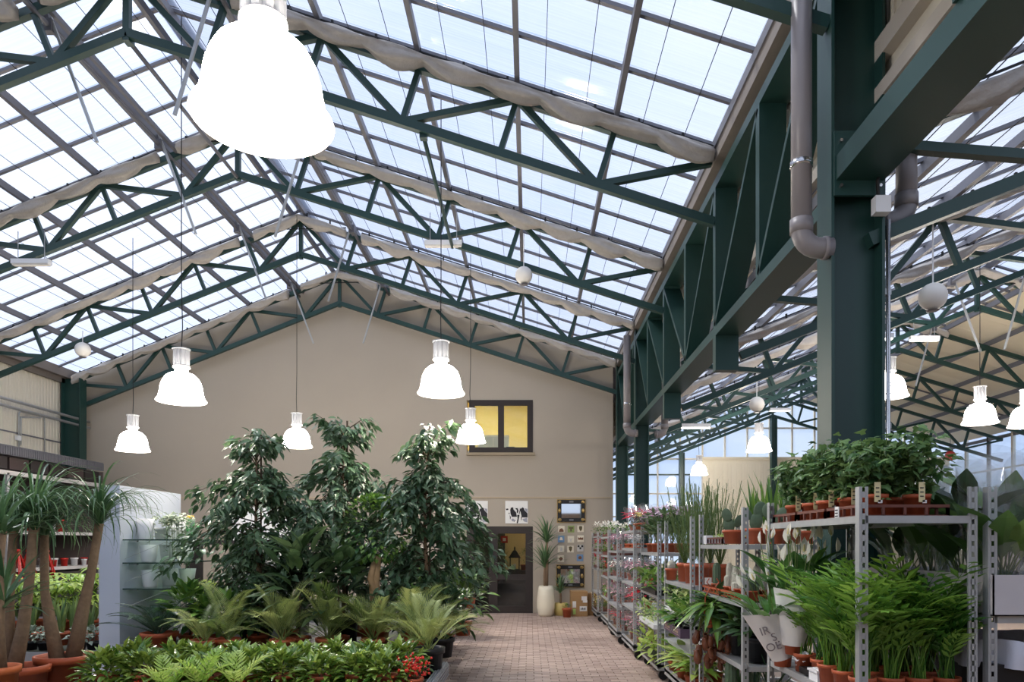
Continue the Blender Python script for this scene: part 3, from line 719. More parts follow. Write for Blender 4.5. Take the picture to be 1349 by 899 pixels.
# pictures of cows
BLK = mat('print_black', (34, 32, 36), .7); GRY = mat('print_grey', (150, 150, 160), .7)
def poly(parent, nm, pts, sc, off, m):
    P = [((x-1090)/390*.53, (327-z)/375*.53) for x, z in pts]
    MB().prism(P, -.0225-off, -.02-off).build(nm, m, parent)
def cow(x, lab):
    t = thing('cow_picture', lab, 'picture', (x, YW-.005, 2.36), 'cow pictures above the door')
    MB().box((-.265, -.02, -.265), (.265, .005, .265)).build('canvas', PAPER, t)
    for pts in ([(1150,290),(1170,262),(1195,245),(1215,260),(1225,292),(1262,330),(1278,345),(1278,415),(1180,412),(1165,350)],
                [(980,290),(992,252),(1012,248),(1030,244),(1038,282),(1082,330),(1098,402),(1010,405),(986,352)],
                [(900,272),(942,263),(952,286),(920,296)], [(1062,262),(1106,258),(1124,300),(1112,350),(1092,330),(1096,290)],
                [(1100,368),(1142,372),(1130,432),(1112,512),(1090,506),(1106,430)], [(972,370),(992,408),(984,446),(976,440)],
                [(1150,262),(1162,268),(1140,362),(1126,366)], [(1165,400),(1180,405),(1176,460),(1166,458)], [(1040,455),(1062,460),(1052,488),(1040,482)],
                [(950,335),(970,338),(968,356),(954,354)]):
        poly(t, 'print', pts, 1, 0, BLK)
    for pts in ([(1190,440),(1270,420),(1276,495),(1215,480)], [(1000,440),(1030,430),(1080,470),(1010,480)], [(1228,262),(1276,270),(1276,338),(1240,300)]):
        poly(t, 'print', pts, 1, .0005, GRY)
cow(-.31, 'black and white cow picture above the right door leaf'); cow(-1.25, 'black and white cow picture partly hidden behind ficus leaves')
def mirror(px0, px1, py0, py1, lab):
    x0, _, z1 = W(px0, py0, YW); x1, _, z0 = W(px1, py1, YW); cx, cz = (x0+x1)/2, (z0+z1)/2; a, b = (x1-x0)/2, (z1-z0)/2
    t = thing('wall_mirror', lab, 'mirror', (cx, YW, cz), 'ornate mirrors')
    fw = .09
    for p, q in (((-a, -.05, -b), (-a+fw, 0, b)), ((a-fw, -.05, -b), (a, 0, b)), ((-a+fw, -.05, -b), (a-fw, 0, -b+fw)), ((-a+fw, -.05, b-fw), (a-fw, 0, b))): MB().box(p, q).build('frame', BLACKP, t)
    MB().box((-a+fw, -.02, -b+fw), (a-fw, -.01, b-fw)).build('mirror_pane', MIRROR, t)
    for sx in (-1, 1):
        for sz in (-1, 1): MB().ball((sx*(a-.05), -.055, sz*(b-.05)), .045, 8, 5, .9).build('ornament', GOLD, t)
        MB().ball((sx*(a-.045), -.055, 0), .035, 8, 5, 1.6).build('ornament', GOLD, t)
        MB().box((-.05, -.065, sz*0+sx*(b-.045)-.02), (.05, -.05, sx*(b-.045)+.02)).build('ornament', GREYBAR, t)
    for p, q in (((-a-.015, -.03, -b-.015), (a+.015, -.0, -b)), ((-a-.015, -.03, b), (a+.015, 0, b+.015)), ((-a-.015, -.03, -b), (-a, 0, b)), ((a, -.03, -b), (a+.015, 0, b))): MB().box(p, q).build('gilt_edge', GOLD, t)
mirror(734.5, 770.5, 659, 688, 'upper ornate dark framed mirror on the taupe wall'); mirror(733.5, 769, 745, 773.5, 'lower ornate dark framed mirror above the cartons')
# decorative tiles
TC = {c: mat('tile_'+c, v, .4) for c, v in dict(ivory=(216, 208, 188), green=(128, 150, 84), blue=(106, 140, 176), brown=(112, 74, 52), black=(30, 30, 32), grey=(190, 188, 184), olive=(92, 82, 54)).items()}
shield = [(-.6, .8), (0, .95), (.6, .8), (.5, -.2), (0, -.95), (-.5, -.2)]
dia = [(-.8, 0), (0, -.8), (.8, 0), (0, .8)]
TILES = [(739.5, 697.7, 'ivory', 'brown', [[(-.9, -.9), (.8, -.9), (.8, -.3), (.2, .4), (-.6, .1)]], 'ivory tile with brown animal shape, top left of tile group'),
 (752.2, 697.5, 'green', 'olive', [[(-.8, .7), (.8, .7), (.8, .1), (.3, .1), (.3, -.8), (-.3, -.8), (-.3, .1), (-.8, .1)]], 'green tile with a brown tree shape'),
 (764.8, 697, 'ivory', 'olive', [shield], 'ivory tile with shield emblem, top right of tile group'),
 (739.2, 710.5, 'blue', 'ivory', [[(-.6, -.4), (.6, -.4), (.3, .6), (-.3, .6)]], 'blue tile with an ivory pot shape'),
 (752, 711, 'ivory', 'grey', [[(-.8, .6), (0, .1), (.8, .6), (.2, -.2), (.3, -.8), (-.3, -.8), (-.2, -.2)]], 'pale tile with grey relief in the middle of group'),
 (764.8, 710, 'ivory', 'brown', [[(-.9, -.4), (.9, -.4), (.9, .5), (.4, .2), (0, .5), (-.4, .2), (-.9, .5)]], 'ivory tile with a wide brown band'),
 (739, 723.8, 'ivory', 'grey', [[(-.3, -.8), (.4, -.6), (.5, .4), (-.1, .8)]], 'ivory tile with faint grey figure, third row left'),
 (751.5, 723.8, 'ivory', 'olive', [shield], 'ivory tile with shield emblem, third row middle'),
 (764.5, 722.5, 'grey', 'black', [[(-1, .3), (-.3, .3), (-.3, 1), (-1, 1)], [(.3, .3), (1, .3), (1, 1), (.3, 1)], [(-.3, -.4), (.3, -.4), (.3, .3), (-.3, .3)]], 'black and white chequered tile'),
 (738.8, 736.5, 'ivory', 'brown', [dia], 'ivory tile with brown diamond at bottom left of group'),
 (764, 735.2, 'blue', 'brown', [[(-.5, -.5), (.5, -.5), (.6, .3), (0, .7), (-.6, .3)]], 'blue tile with brown motif at bottom right of group')]
for px, py, c0, c1_, P, lab in TILES:
    x, _, z = W(px, py, YW)
    t = thing('wall_tile', lab, 'tile', (x, YW, z), 'decorative wall tiles')
    MB().box((-.075, -.02, -.078), (.075, 0, .078)).build('tile', TC[c0], t)
    for p in P: MB().prism([(a*.066, b*.068) for a, b in p], -.026, -.02).build('motif', TC[c1_], t)
# cartons
def carton(x, y, wd, dp, h, lab, stickers, rz):
    t = thing('carton', lab, 'box', (x, y, 0), None, rz)
    MB().box((-wd/2, -dp/2, 0), (wd/2, dp/2, h)).build('box', CARD, t)
    MB().box((-.01, -dp/2-.003, h*.78), (wd/2, -dp/2, h*.785)).build('flap_edge', mat('card_edge', (120, 90, 58), .9), t)
    for a, b, c_, d_, mm, txt in stickers:
        MB().box((a, -dp/2-.004, b), (a+c_, -dp/2, b+d_)).build('sticker', mm, t)
        if txt:
            for k in range(4): MB().box((a+c_*.15+k*c_*.18, -dp/2-.006, b+d_*.3), (a+c_*.15+k*c_*.18+c_*.12, -dp/2-.004, b+d_*(.6+.1*(k % 2)))).build('lettering', INK, t)
carton(1.10, 16.25, .36, .4, .56, 'taller cardboard carton with white stickers by the wall', [(.04, .36, .12, .09, PAPER, 0), (.07, .31, .1, .05, PAPER, 0), (.0, .12, .16, .11, PAPER, 1), (-.15, .05, .06, .12, mat('green_sticker', (170, 200, 110), .7), 0), (-.16, .2, .08, .14, PAPER, 0)], .05)
carton(1.43, 16.4, .2, .32, .5, 'narrow cardboard carton leaning beside the taller carton', [(.04, .34, .05, .06, PAPER, 0)], -.35)
# tall cream vase
t = thing('floor_vase', 'tall cream glossy planter beside the brown door', 'planter', (.36, 16.2, 0))
MB().lathe([(1e-3, 0), (.15, 0), (.18, .05), (.205, .2), (.205, .38), (.18, .58), (.155, .68), (.14, .67), (.14, .6)], 28).build('body', mat('cream_glaze', (226, 218, 196), .25, 0, .6), t, True)
MB().lathe([(1e-3, .6), (.14, .6)], 16).build('soil', SOIL, t)
# ================================================================== LEFT SHELVING ALONG THE WALL
t = thing('wall_shelving', 'long grey canopy shelving unit along the left wall', 'shelving', (-10.1, 10.0, 0))
X0, X1 = -.62, .7      # -10.78 .. -9.4
def bb(a, b, nm, m): MB().box(a, b).build(nm, m, t)
bb((X0, -2, 3.36), (X1, 5.9, 3.40), 'canopy_top', GREYBAR)
m = MB(); m.box((X1-.02, -2, 3.22), (X1, 5.9, 3.38))
for i in range(132): m.box((X1, -2+i*.06, 3.225), (X1+.012, -2+i*.06+.03, 3.375))
m.build('canopy_fascia', GREYBAR, t)
for i in range(14): bb((X1-.45, -1.9+i*.56, 2.98), (X1-.08, -1.9+i*.56+.5, 3.2), 'dark_box', DARK if i % 3 else mat('dark_box2', (66, 54, 52), .7))
bb((X1-.06, -2, 2.86), (X1, 5.9, 2.94), 'beam', mat('beam_grey', (190, 186, 182), .5))
for y in (-1.9, .5, 3.0, 5.8): bb((X1-.06, y-.03, 0), (X1, y+.03, 2.9), 'post', mat('post_grey', (170, 168, 166), .5))
bb((X0, -2, 0), (X0+.03, 5.9, 3.36), 'back_panel', mat('shelf_back', (92, 82, 80), .8))
bb((X0, 5.87, 0), (X1, 5.9, 3.2), 'side_panel', mat('shelf_back', (92, 82, 80), .8))
for z in (1.86, 1.16): bb((X0, -2, z-.06), (X1-.0, 5.88, z), 'shelf', mat('shelf_pale', (196, 194, 192), .5))
bb((X0+.4, -2, .5), (X1-.05, 5.88, 1.06), 'base_cabinet', mat('shelf_base', (56, 52, 54), .8))
GP = 'small pots on the left wall shelf'
NTH = ORD+['eleventh','twelfth','thirteenth','fourteenth','fifteenth','sixteenth','seventeenth','eighteenth','nineteenth','twentieth','twenty-first','twenty-second','twenty-third','twenty-fourth','twenty-fifth','twenty-sixth']
for k in range(26):
    y = 11.6+k*.165; rd = k % 5 in (0, 3); sz = .075 if k % 3 else .06
    t2 = thing('small_pot', 'small %s pot on the long wall shelf, %s from its near end' % ('red' if rd else 'white', NTH[k]), 'pot', (-9.62-.1*(k % 2), y, 1.16), GP+(' red' if rd else ' white'))
    pot(t2, sz, sz*2.2, REDP if rd else WHITE, .75, False)
for k in range(7):
    t2 = thing('small_pot', '%s pot on the upper wall shelf, %s from its near end' % ('white' if k % 3 else 'red', ORD[k]), 'pot', (-9.7, 13.1+k*.3, 1.86), 'pots on the upper wall shelf'+('' if k % 3 else ' red'))
    pot(t2, .1, .26, WHITE if k % 3 else REDP, .75, False)
for k, px in enumerate((24, 37, 62)):
    y = 9.4*F/(VX-px); x, _, z = W(px, 732, y)
    t2 = thing('ribbon_bundle', ['leftmost red hanging ribbon bundle behind the ponytail palms', 'middle red hanging ribbon bundle behind the ponytail palms', 'right red hanging ribbon bundle behind the ponytail palms'][k], 'ribbon', (x, y, z), 'red ribbons')
    m = MB()
    for q in range(26):
        a = rnd(0, 6.28); m.bar((.02*math.cos(a), .02*math.sin(a), .05), (.13*math.cos(a), .13*math.sin(a), -.42+rnd(-.08, .08)), .014, .004)
    m.build('ribbons', REDP, t2, kind='stuff'); MB().ball((0, 0, .08), .035, 8, 6).build('knot', REDP, t2)
    MB().tube([(0, 0, .1), (-.03, 0, 1.82-z)], .005, 5).build('cord', BLACK, t2); t2.scale = (1.25, 1.25, 1)
t = thing('wall_pipes', 'pair of grey pipes running along the upper left wall', 'pipe', (-10.3, 12.0, 0))
for z in (4.47, 4.33):
    MB().tube([(0, -6, z), (0, 4.87, z)], .03, 10).build('pipe', GALV, t, True)
for y in (-1, 1.2, 3.2, 4.6):
    MB().box((-.45, y-.02, 4.27), (.0, y+.02, 4.3)).build('bracket', GALV, t)
t = thing('wall_conduit', 'bent thin conduit loop with small switch on left wall', 'pipe', (-10.7, 15.1, 3.4))
MB().tube([(0, 0, .25), (0, 0, .95), (0, .05, 1.0), (0, .75, 1.02), (0, .8, .98), (0, .8, 0)], .014, 8).build('tube', GALV, t, True)
MB().tube([(0, .06, .3), (0, .06, .9)], .014, 8).build('tube', GALV, t, True)
MB().box((-.02, -.09, .38), (.04, .02, .48)).build('switch', WHITE, t); MB().tube([(0, 0, .25), (.03, .05, .2), (.03, .2, .16)], .018, 8).build('valve', GREYBAR, t)
# ================================================================== DISPLAY PANEL WITH GLASS SHELVES
t = thing('display_stand', 'thick pale grey display board carrying three glass shelves', 'panel', (-4.66, 8.7, 0))
MB().box((-.12, -.7, 0), (.11, .7, 2.26)).build('board', WHITEP, t)
for z in (1.66, 1.40, 1.11):
    MB().box((.11, -.64, z-.012), (.62, .66, z)).build('glass_shelf', clearmat('shelf_glass', (.86, .94, .9), .93, .03, (.3, .5, .45), .12), t)
    MB().box((.615, -.64, z-.013), (.622, .66, z+.001)).build('glass_edge', mat('glass_edge', (40, 66, 60), .2), t)
    MB().box((.11, -.645, z-.013), (.62, -.638, z+.001)).build('glass_edge', mat('glass_edge', (40, 66, 60), .2), t)
    for y in (-.5, .5): MB().box((.11, y-.02, z-.03), (.2, y+.02, z-.013)).build('bracket', CHROME, t)
    MB().bar((.11, -.6, z-.22), (.60, -.6, z-.02), .004, .004).build('stay_wire', GALV, t)
row = {1.66: [(192, 8.35, .095, .24), (234, 8.95, .1, .27)], 1.40: [(196, 8.35, .1, .2), (221, 8.7, .095, .2), (243, 9.05, .1, .2)], 1.11: [(198, 8.35, .1, .2), (223, 8.7, .095, .2), (247, 9.1, .1, .19)]}
nm = {1.66: 'top', 1.40: 'middle', 1.11: 'bottom'}
for z, L_ in row.items():
    for k, (px, y, r, h) in enumerate(L_):
        x = (px-VX)*y/F
        t2 = thing('white_pot', 'white square edged flowerpot %s on the %s glass shelf' % (['nearest', 'second', 'third'][k] if len(L_) == 3 else ['nearest', 'farther'][k], nm[z]), 'pot', (x, y, z), 'white pots on the glass shelves')
        MB().lathe([(1e-3, 0), (r*.72, 0), (r*.76, .01), (r, h), (r*.95, h), (r*.9, h*.85), (1e-3, h*.85)], 24).build('body', WHITE, t2, True)
# dark side shelf with cactus figure; sunlit white board behind the ficus
t = thing('side_shelf', 'dark shelf board behind the display panel', 'shelf', (-4.1, 10.0, 0))
MB().box((-.95, -.25, 1.6), (1.0, .25, 1.66)).build('board', DARK, t)
for x in (-.55, .95): MB().box((x-.03, -.2, 0), (x+.03, .2, 1.6)).build('upright', DARK, t)
MB().box((-.6, -.25, .7), (1.0, .25, .74)).build('board', DARK, t)
for k, (px, hh) in enumerate(((251, .3), (240, .22))):
    x, y, z = W(px, 711, 9.95)
    t2 = thing('cactus_figure', ['green cactus figure with a yellow flower on dark shelf', 'slim green cactus figure beside the flowering cactus figure'][k], 'figurine', (x, y, 1.66))
    m = MB(); r = .06 if k == 0 else .025
    pr = [(1e-3, 0), (r*.8, 0), (r, hh*.3), (r, hh*.8), (r*.6, hh*.96), (1e-3, hh)]; m.lathe(pr, 12)
    if k == 0: m.tube([(.04, 0, hh*.4), (.1, 0, hh*.45), (.1, 0, hh*.7)], .022, 8)
    m.build('body', mat('cactus_green', (44, 140, 70), .4), t2, True)
    if k == 0:
        m = MB()
        for q in range(7): m.ball((.03*math.cos(q*.9), .03*math.sin(q*.9), hh+.02), .024, 8, 5)
        m.build('flower', mat('yellow_flower', (240, 190, 30), .5), t2)
t = thing('white_display_board', 'tall white board standing behind the left ficus', 'board', (-3.85, 10.55, 0))
MB().box((-.5, -.03, .2), (.35, .03, 2.15)).build('board', WHITE, t)
for x in (-.45, .3): MB().box((x-.03, -.15, 0), (x+.03, .15, .25)).build('foot', WHITE, t)
# ================================================================== BENCHES
def bench(x0, x1, y0, y1, z, lab, rail=.035):
    t = thing('plant_bench', lab, 'bench', ((x0+x1)/2, (y0+y1)/2, 0), 'aluminium plant benches')
    a, b = (x1-x0)/2, (y1-y0)/2
    MB().box((-a, -b, z-.09), (a, b, z-.07)).build('tray', mat('bench_tray', (60, 62, 62), .5), t)
    for sx in (-1, 1):
        m = MB(); m.box((sx*a-rail, -b, z-.13), (sx*a+rail, b, z-.005))
        for k in range(4):
            o_ = sx*(rail+.001)
            zz = z-.125+k*.03
            m.box((min(sx*a+o_, sx*a+o_+sx*.008), -b, zz), (max(sx*a+o_, sx*a+o_+sx*.008), b, zz+.018))
        for k in range(3): m.box((sx*a-rail+.004+k*rail*.66, -b, z-.005), (sx*a-rail+.004+k*rail*.66+rail*.4, b, z+.004))
        m.build('side_rail', ALU, t)
    for sy in (-1, 1): MB().box((-a, sy*b-.02, z-.13), (a, sy*b+.02, z)).build('end_rail', ALU, t)
    for sx in (-1, 1):
        for sy in (-1, 1): MB().box((sx*(a-.2)-.03, sy*(b-.2)-.03, 0), (sx*(a-.2)+.03, sy*(b-.2)+.03, z-.09)).build('leg', GALV, t)
    return t
bench(-3.6, -.83, 3.9, 7.0, .46, 'front aluminium plant bench carrying the berried shrubs')
bench(-6.9, -4.05, 4.2, 7.1, .42, 'left aluminium bench carrying the ponytail palms', .1)
bench(-4.4, -1.2, 7.35, 11.6, .42, 'middle aluminium bench carrying ficus trees and palms')
bench(-3.8, -1.22, 12.2, 14.9, .5, 'rear aluminium bench near the brown door')
bench(-9.2, -5.1, 8.3, 12.4, .36, 'left rear pale bench with light green plants')
# ================================================================== PLANTS
T_FIC = leaf_t(.115, .05, 3, .25, .3); T_HED = leaf_t(.11, .042, 3, .3, .3); T_IVY = ivy_t(.046)
T_RUB = leaf_t(.16, .07, 3, .2, .3); T_BIGL = leaf_t(.30, .12, 4, .2, .35); T_LILY = leaf_t(.26, .075, 5, .2, .5)
T_SMALL = leaf_t(.05, .024, 2, .3, .3); T_ROUND = leaf_t(.055, .04, 2, .2, .2); T_NEED = leaf_t(.085, .015, 1, 0, .1)
T_GREYL = leaf_t(.07, .045, 2, .3, .3); T_PET = leaf_t(.06, .035, 2, .3, .3); T_BRACT = leaf_t(.13, .06, 3, .2, .3)
T_LT = leaf_t(.15, .06, 3, .2, .4)
def strap_t(Ln, Wd, el, droop, n=8, fold=.25, twist=0.0):
    """long strap leaf from the origin, starting at elevation el and bending over (droop = total bend)"""
    m = MB(); p = Vector((0, 0, 0)); e = el; st = Ln/n
    for i in range(n+1):
        t = i/n; w_ = Wd/2*(.55+.45*min(1, t*5))*(1-t**2.6)+.0015
        d = Vector((0, math.cos(e), math.sin(e))); u = Vector((0, -math.sin(e), math.cos(e)))
        x = Vector((math.cos(twist*t), 0, math.sin(twist*t)))
        m.v += [tuple(p-x*w_+u*fold*w_), tuple(p), tuple(p+x*w_+u*fold*w_)]
        p = p+d*st; e -= droop/n*(.4+1.2*t)
    for i in range(n):
        a = i*3; m.f += [(a, a+1, a+4, a+3), (a+1, a+2, a+5, a+4)]
    m.t = [0.0]*len(m.v); return m
def frond_t(Ln, el, droop, nl, ll, lw, ang=0.9, n=9, v=.25, start=.25, taper=True, stem=.006):
    m = MB(); p = Vector((0, 0, 0)); e = el; st = Ln/n; P = []
    for i in range(n+1):
        P.append((p.copy(), e)); p = p+Vector((0, math.cos(e), math.sin(e)))*st; e -= droop/n*(.2+1.6*i/n)
    def at(t):
        k = min(n-1, int(t*n)); f = t*n-k; a, b = P[k], P[k+1]
        return a[0].lerp(b[0], f), a[1]+(b[1]-a[1])*f
    m.tube([q[0] for q in P], [stem*(1-.8*i/n) for i in range(n+1)], 4, False)
    for j in range(nl):
        t = start+(1-start)*j/(nl-1); q, e = at(min(t, .999))
        d = Vector((0, math.cos(e), math.sin(e))); u = Vector((0, -math.sin(e), math.cos(e)))
        l_ = ll*(1-.55*abs(2*(j/(nl-1))-.8)**2 if taper else 1)
        a_ = ang*(1-.45*t)
        for sx in (-1, 1):
            dr = (Vector((sx, 0, 0))*math.sin(a_)+d*math.cos(a_)+u*v).normalized()
            mm = frame(q, dr, u, 1.0, rnd(-.15, .15))
            s_ = dr; x = Vector(mm[:3, 0]); z = Vector(mm[:3, 2]); b = len(m.v)
            m.v += [tuple(q), tuple(q+s_*l_*.45+x*lw/2-z*.03*l_), tuple(q+s_*l_-z*l_*.18), tuple(q+s_*l_*.45-x*lw/2-z*.03*l_)]
            m.f += [(b, b+1, b+2, b+3)]
    m.t = [0.0]*len(m.v); return m
def mk(tlist, name, m): return [t.mesh(name, m) for t in tlist]
def spin(o, az, loc=(0, 0, 0), sc=1.0, tilt=0.0):
    o.matrix_basis = Matrix.Translation(loc) @ Matrix.Rotation(az, 4, 'Z') @ Matrix.Rotation(tilt, 4, 'X') @ Matrix.Diagonal((sc, sc, sc, 1))
# ---- ponytail palms / yucca
NOLT = mk([strap_t(rnd(.5, .8), .017, rnd(.5, 1.45), rnd(1.9, 3.5), 8) for _ in range(14)], 'leaf', G_NOL)
YUCT = mk([strap_t(rnd(.4, .55), .028, rnd(.2, 1.45), rnd(.5, 1.7), 6) for _ in range(12)], 'leaf', G_NOL)
def crown(root, loc, n, tm, sc=1.0):
    for k in range(n): spin(link('leaf', R.choice(tm), root), k*2.399+rnd(-.2, .2), (loc[0]+rnd(-.015, .015), loc[1]+rnd(-.015, .015), loc[2]+rnd(-.05, .05)), sc*rnd(.8, 1.15))
def nolina(lab, px, d, potpy, r, h, trunks, pm=TERRA, tm=NOLT, n=125, sc=1.0):
    x = (px-VX)*d/F; zt = H+(VY-potpy)*d/F
    t = thing('ponytail_palm', lab, 'plant', (x, d, zt-h), 'palm-like trees in big pots')
    pot(t, r, h, pm, .8)
    for pts, r0, r1 in trunks:
        P = [(W(a, b, d+dd)[0]-x, dd, W(a, b, d+dd)[2]-zt+h) for a, b, dd in pts]
        P[0] = (P[0][0], P[0][1], h*.8)
        MB().tube(P, [r0+(r1-r0)*min(1, i*1.5/(len(P)-1)) for i in range(len(P))], 10).build('trunk', BARK, t, True)
        crown(t, P[-1], n, tm, sc)
    return t
nolina('forked ponytail palm in a terracotta pot, its trunks making a V', 86, 6.25, 863, .235, .30,
       [([(76, 858, 0), (66, 820, 0), (59, 780, .02), (58, 705, .03)], .065, .036), ([(96, 858, .05), (108, 810, .05), (121, 750, .05), (131, 690, .05)], .07, .036)])
nolina('ponytail palm in the terracotta pot left of the forked one', 26, 5.9, 877, .22, .30,
       [([(18, 875, 0), (30, 830, 0), (38, 770, .0), (45, 695, .0)], .062, .038), ([(14, 870, .1), (12, 800, .1), (15, 740, .1), (18, 700, .1)], .045, .034)])
nolina('spiky yucca in the orange pot cut off by the left edge', -6, 5.3, 878, .16, .26,
       [([(-4, 876, 0), (-3, 800, 0), (-2, 740, 0), (2, 700, 0)], .05, .035), ([(4, 870, .05), (1, 830, .05), (2, 800, .05)], .03, .025)], mat('orange_pot', (196, 104, 56), .5), YUCT, 42)
# ---- weeping figs
def ficus(lab, px, pytop, d, rad, zbase=.42, seed=1, lean=0.0):
    global R
    keep = R; R = random.Random(seed)
    x = (px-VX)*d/F; zt = H+(VY-pytop)*d/F-zbase-.08
    t = thing('weeping_fig', lab, 'tree', (x, d, zbase), 'weeping fig trees')
    pot(t, .2, .3, BLACKP, .8)
    MB().tube([(0, 0, .24), (.02, .01, .8), (-.01, .01, 1.4), (lean*.5, 0, zt-.12)], [.03, .026, .02, .008], 8).build('trunk', BARK, t, True)
    MB().tube([(.05, 0, .24), (.045+lean*.3, .02, zt+.02)], .011, 6).build('stake', TWIG, t)
    mats = []; tw = MB()
    nb = 72
    for b in range(nb):
        f = (b+.5)/nb; z0 = .5+(zt-.65)*f**.85
        prof = rad*(.42+.62*math.sin(pi*min(1, .12+.80*f)))*(1.0 if f < .55 else max(.20, (1.0-f)/.45*.74+.26))
        az = b*2.399+rnd(-.3, .3); ln = prof*R.choice((rnd(.55, .85), rnd(.85, 1.15), rnd(1.1, 1.4)))
        if f > .86: ln = rnd(.22, .42)
        rise = rnd(.15, .50) if f < .86 else rnd(.45, .8)*(1.0 if f < .75 else 1.25)
        pts = []
        for i in range(6):
            s = i/5
            pts.append(Vector((math.cos(az)*ln*s+lean*f*.5, math.sin(az)*ln*s, z0+ln*(rise*2.0*s-1.05*s*s*rnd(.8, 1.1)))))
        tw.tube(pts, [.008, .007, .006, .004, .003, .002], 4, False)
        nl = int(20+ln*46)
        for i in range(nl):
            s = (.2+.8*(i/nl))*5; k = min(4, int(s)); q = pts[k].lerp(pts[k+1], s-k)
            o = Vector((math.cos(az+rnd(-1.5, 1.5)), math.sin(az+rnd(-1.5, 1.5)), rnd(-.95, .15)))
            q = q+Vector((rnd(-.05, .05), rnd(-.05, .05), rnd(-.09, .05)))
            mats.append(frame(q, o, (rnd(-.4, .4), rnd(-.4, .4), 1), rnd(.75, 1.25), rnd(-.5, .5)))
    tw.build('branches', TWIG, t, kind='stuff')
    leaves(t, T_FIC, mats, G_FICUS, 280)
    R = keep
    return t
ficus('left weeping fig tree of the three with a thin stake', 338, 566, 8.5, .78, seed=3)
ficus('middle weeping fig tree, tallest of the three', 452, 548, 8.8, .80, seed=5)
ficus('right weeping fig tree of the three, overhanging the aisle', 560, 565, 8.5, .80, seed=9, lean=.06)
# small fig with pale thick trunk
x, y, _ = W(494, 790, 8.1)
t = thing('bonsai_fig', 'small leaved fig with thick pale twisted trunk before the figs', 'tree', (x, y, .42))
pot(t, .18, .26, TERRA)
MB().tube([(0, 0, .2), (.02, 0, .5), (-.01, 0, .75), (.03, .02, 1.05)], [.085, .075, .06, .04], 12).tube([(.03, 0, .55), (-.04, -.05, .8), (.0, -.02, 1.0)], [.05, .04, .03], 8).build('trunk', PALEBARK, t, True)
mats = []
for _ in range(700):
    d = rdir(-1.2, 1.5); q = Vector((d.x*.36, d.y*.3, 1.35+d.z*.36))*1.0; q = Vector((q.x, q.y, q.z))
    mats.append(frame(q, (d+Vector((rnd(-.6, .6), rnd(-.6, .6), rnd(-.5, .5)))), (0, 0, 1), rnd(.9, 1.4)))
leaves(t, T_ROUND, mats, G_BUSH, 40)
# ---- berried skimmia hedge in pots on the front bench
BER = mat('red_berry', (206, 40, 20), .3)
def shrub(root, r, h, n, tm, m, single, z0=.0, out=.8, sc=(.8, 1.2)):
    mats = []
    for _ in range(n):
        d = rdir(-.25, 1.5); k = rnd(.55, 1.0)
        q = Vector((d.x*r*k, d.y*r*k, z0+h*.35+d.z*h*.6*k))
        dd = Vector((d.x*out, d.y*out, d.z*.6+rnd(-.3, .45)))+Vector((rnd(-.5, .5), rnd(-.5, .5), 0))
        mats.append(frame(q, dd, (0, 0, 1), rnd(*sc), rnd(-.4, .4)))
    leaves(root, tm, mats, m, single)
cols = ['leftmost', 'second', 'third', 'fourth', 'fifth', 'sixth', 'seventh', 'eighth', 'rightmost']
for j, y in enumerate((5.85, 6.25)):
    for i in range(9):
        x = -3.43+i*.285+rnd(-.03, .03)+(.04 if j else 0)
        t = thing('skimmia', 'glossy shrub with red berries, %s in the %s row of the hedge' % (cols[i], ['front', 'rear'][j]), 'plant', (x, y+rnd(-.04, .04), .39), 'berried shrubs on the front bench')
        pot(t, .095, .16, TERRA)
        MB().tube([(0, 0, .13), (0, 0, .3)], .008, 6).build('stem', TWIG, t)
        hh = rnd(.25, .32)+(.03 if j else 0)
        shrub(t, .20, hh, 250, T_HED, G_HEDGE, 50, .03)
        if j == 0:
            m = MB()
            for q in range(26 if i > 3 else 14):
                a = rnd(pi, 2*pi); rr = rnd(.16, .26); m.ball((rr*math.cos(a), rr*math.sin(a), rnd(.03, .14)), .010, 6, 4)
            m.build('berries', BER, t, kind='stuff')
x, y, z = W(545, 893, 5.8)
t = thing('berry_spray', 'red berry spray drooping at the right end of the hedge', 'plant', (x, y, .39)); pot(t, .08, .14)
m = MB(); tw = MB()
for q in range(90):
    a = rnd(0, 6.28); rr = rnd(0, .16); m.ball((rr*math.cos(a), rr*math.sin(a), .22+rnd(-.06, .1)), .011, 6, 4)
for q in range(9):
    a = q*.7; tw.tube([(0, 0, .1), (.14*math.cos(a), .14*math.sin(a), .24)], .003, 4, False)
m.build('berries', BER, t, kind='stuff'); tw.build('twigs', TWIG, t, kind='stuff')
# ---- pale palm seedling fronds in front of the hedge
FR_DATE = mk([frond_t(rnd(.6, .85), rnd(.95, 1.45), rnd(.6, 1.5), 17, .27, .013, .6, start=.25) for _ in range(8)], 'frond', G_DATE)
FR_LT = mk([frond_t(rnd(.4, .5), rnd(.9, 1.3), rnd(.6, 1.3), 8, .15, .03, .95, start=.25) for _ in range(5)], 'frond', G_LIGHT)
FR_CYC = mk([frond_t(rnd(.62, .8), rnd(.5, 1.2), rnd(.9, 1.6), 34, .12, .011, 1.15, start=.15, stem=.008) for _ in range(6)], 'frond', G_CYCAD)
FR_CYL = mk([frond_t(rnd(.7, .85), rnd(1.0, 1.4), rnd(1.0, 1.8), 40, .15, .012, 1.2, start=.12, stem=.008) for _ in range(5)], 'frond', G_DATE)
FR_PAR = mk([frond_t(rnd(.30, .56), rnd(1.25, 1.56), rnd(.7, 1.9), 7, .125, .024, 1.05, start=.42, stem=.004, v=.1) for _ in range(12)], 'frond', G_PALM)
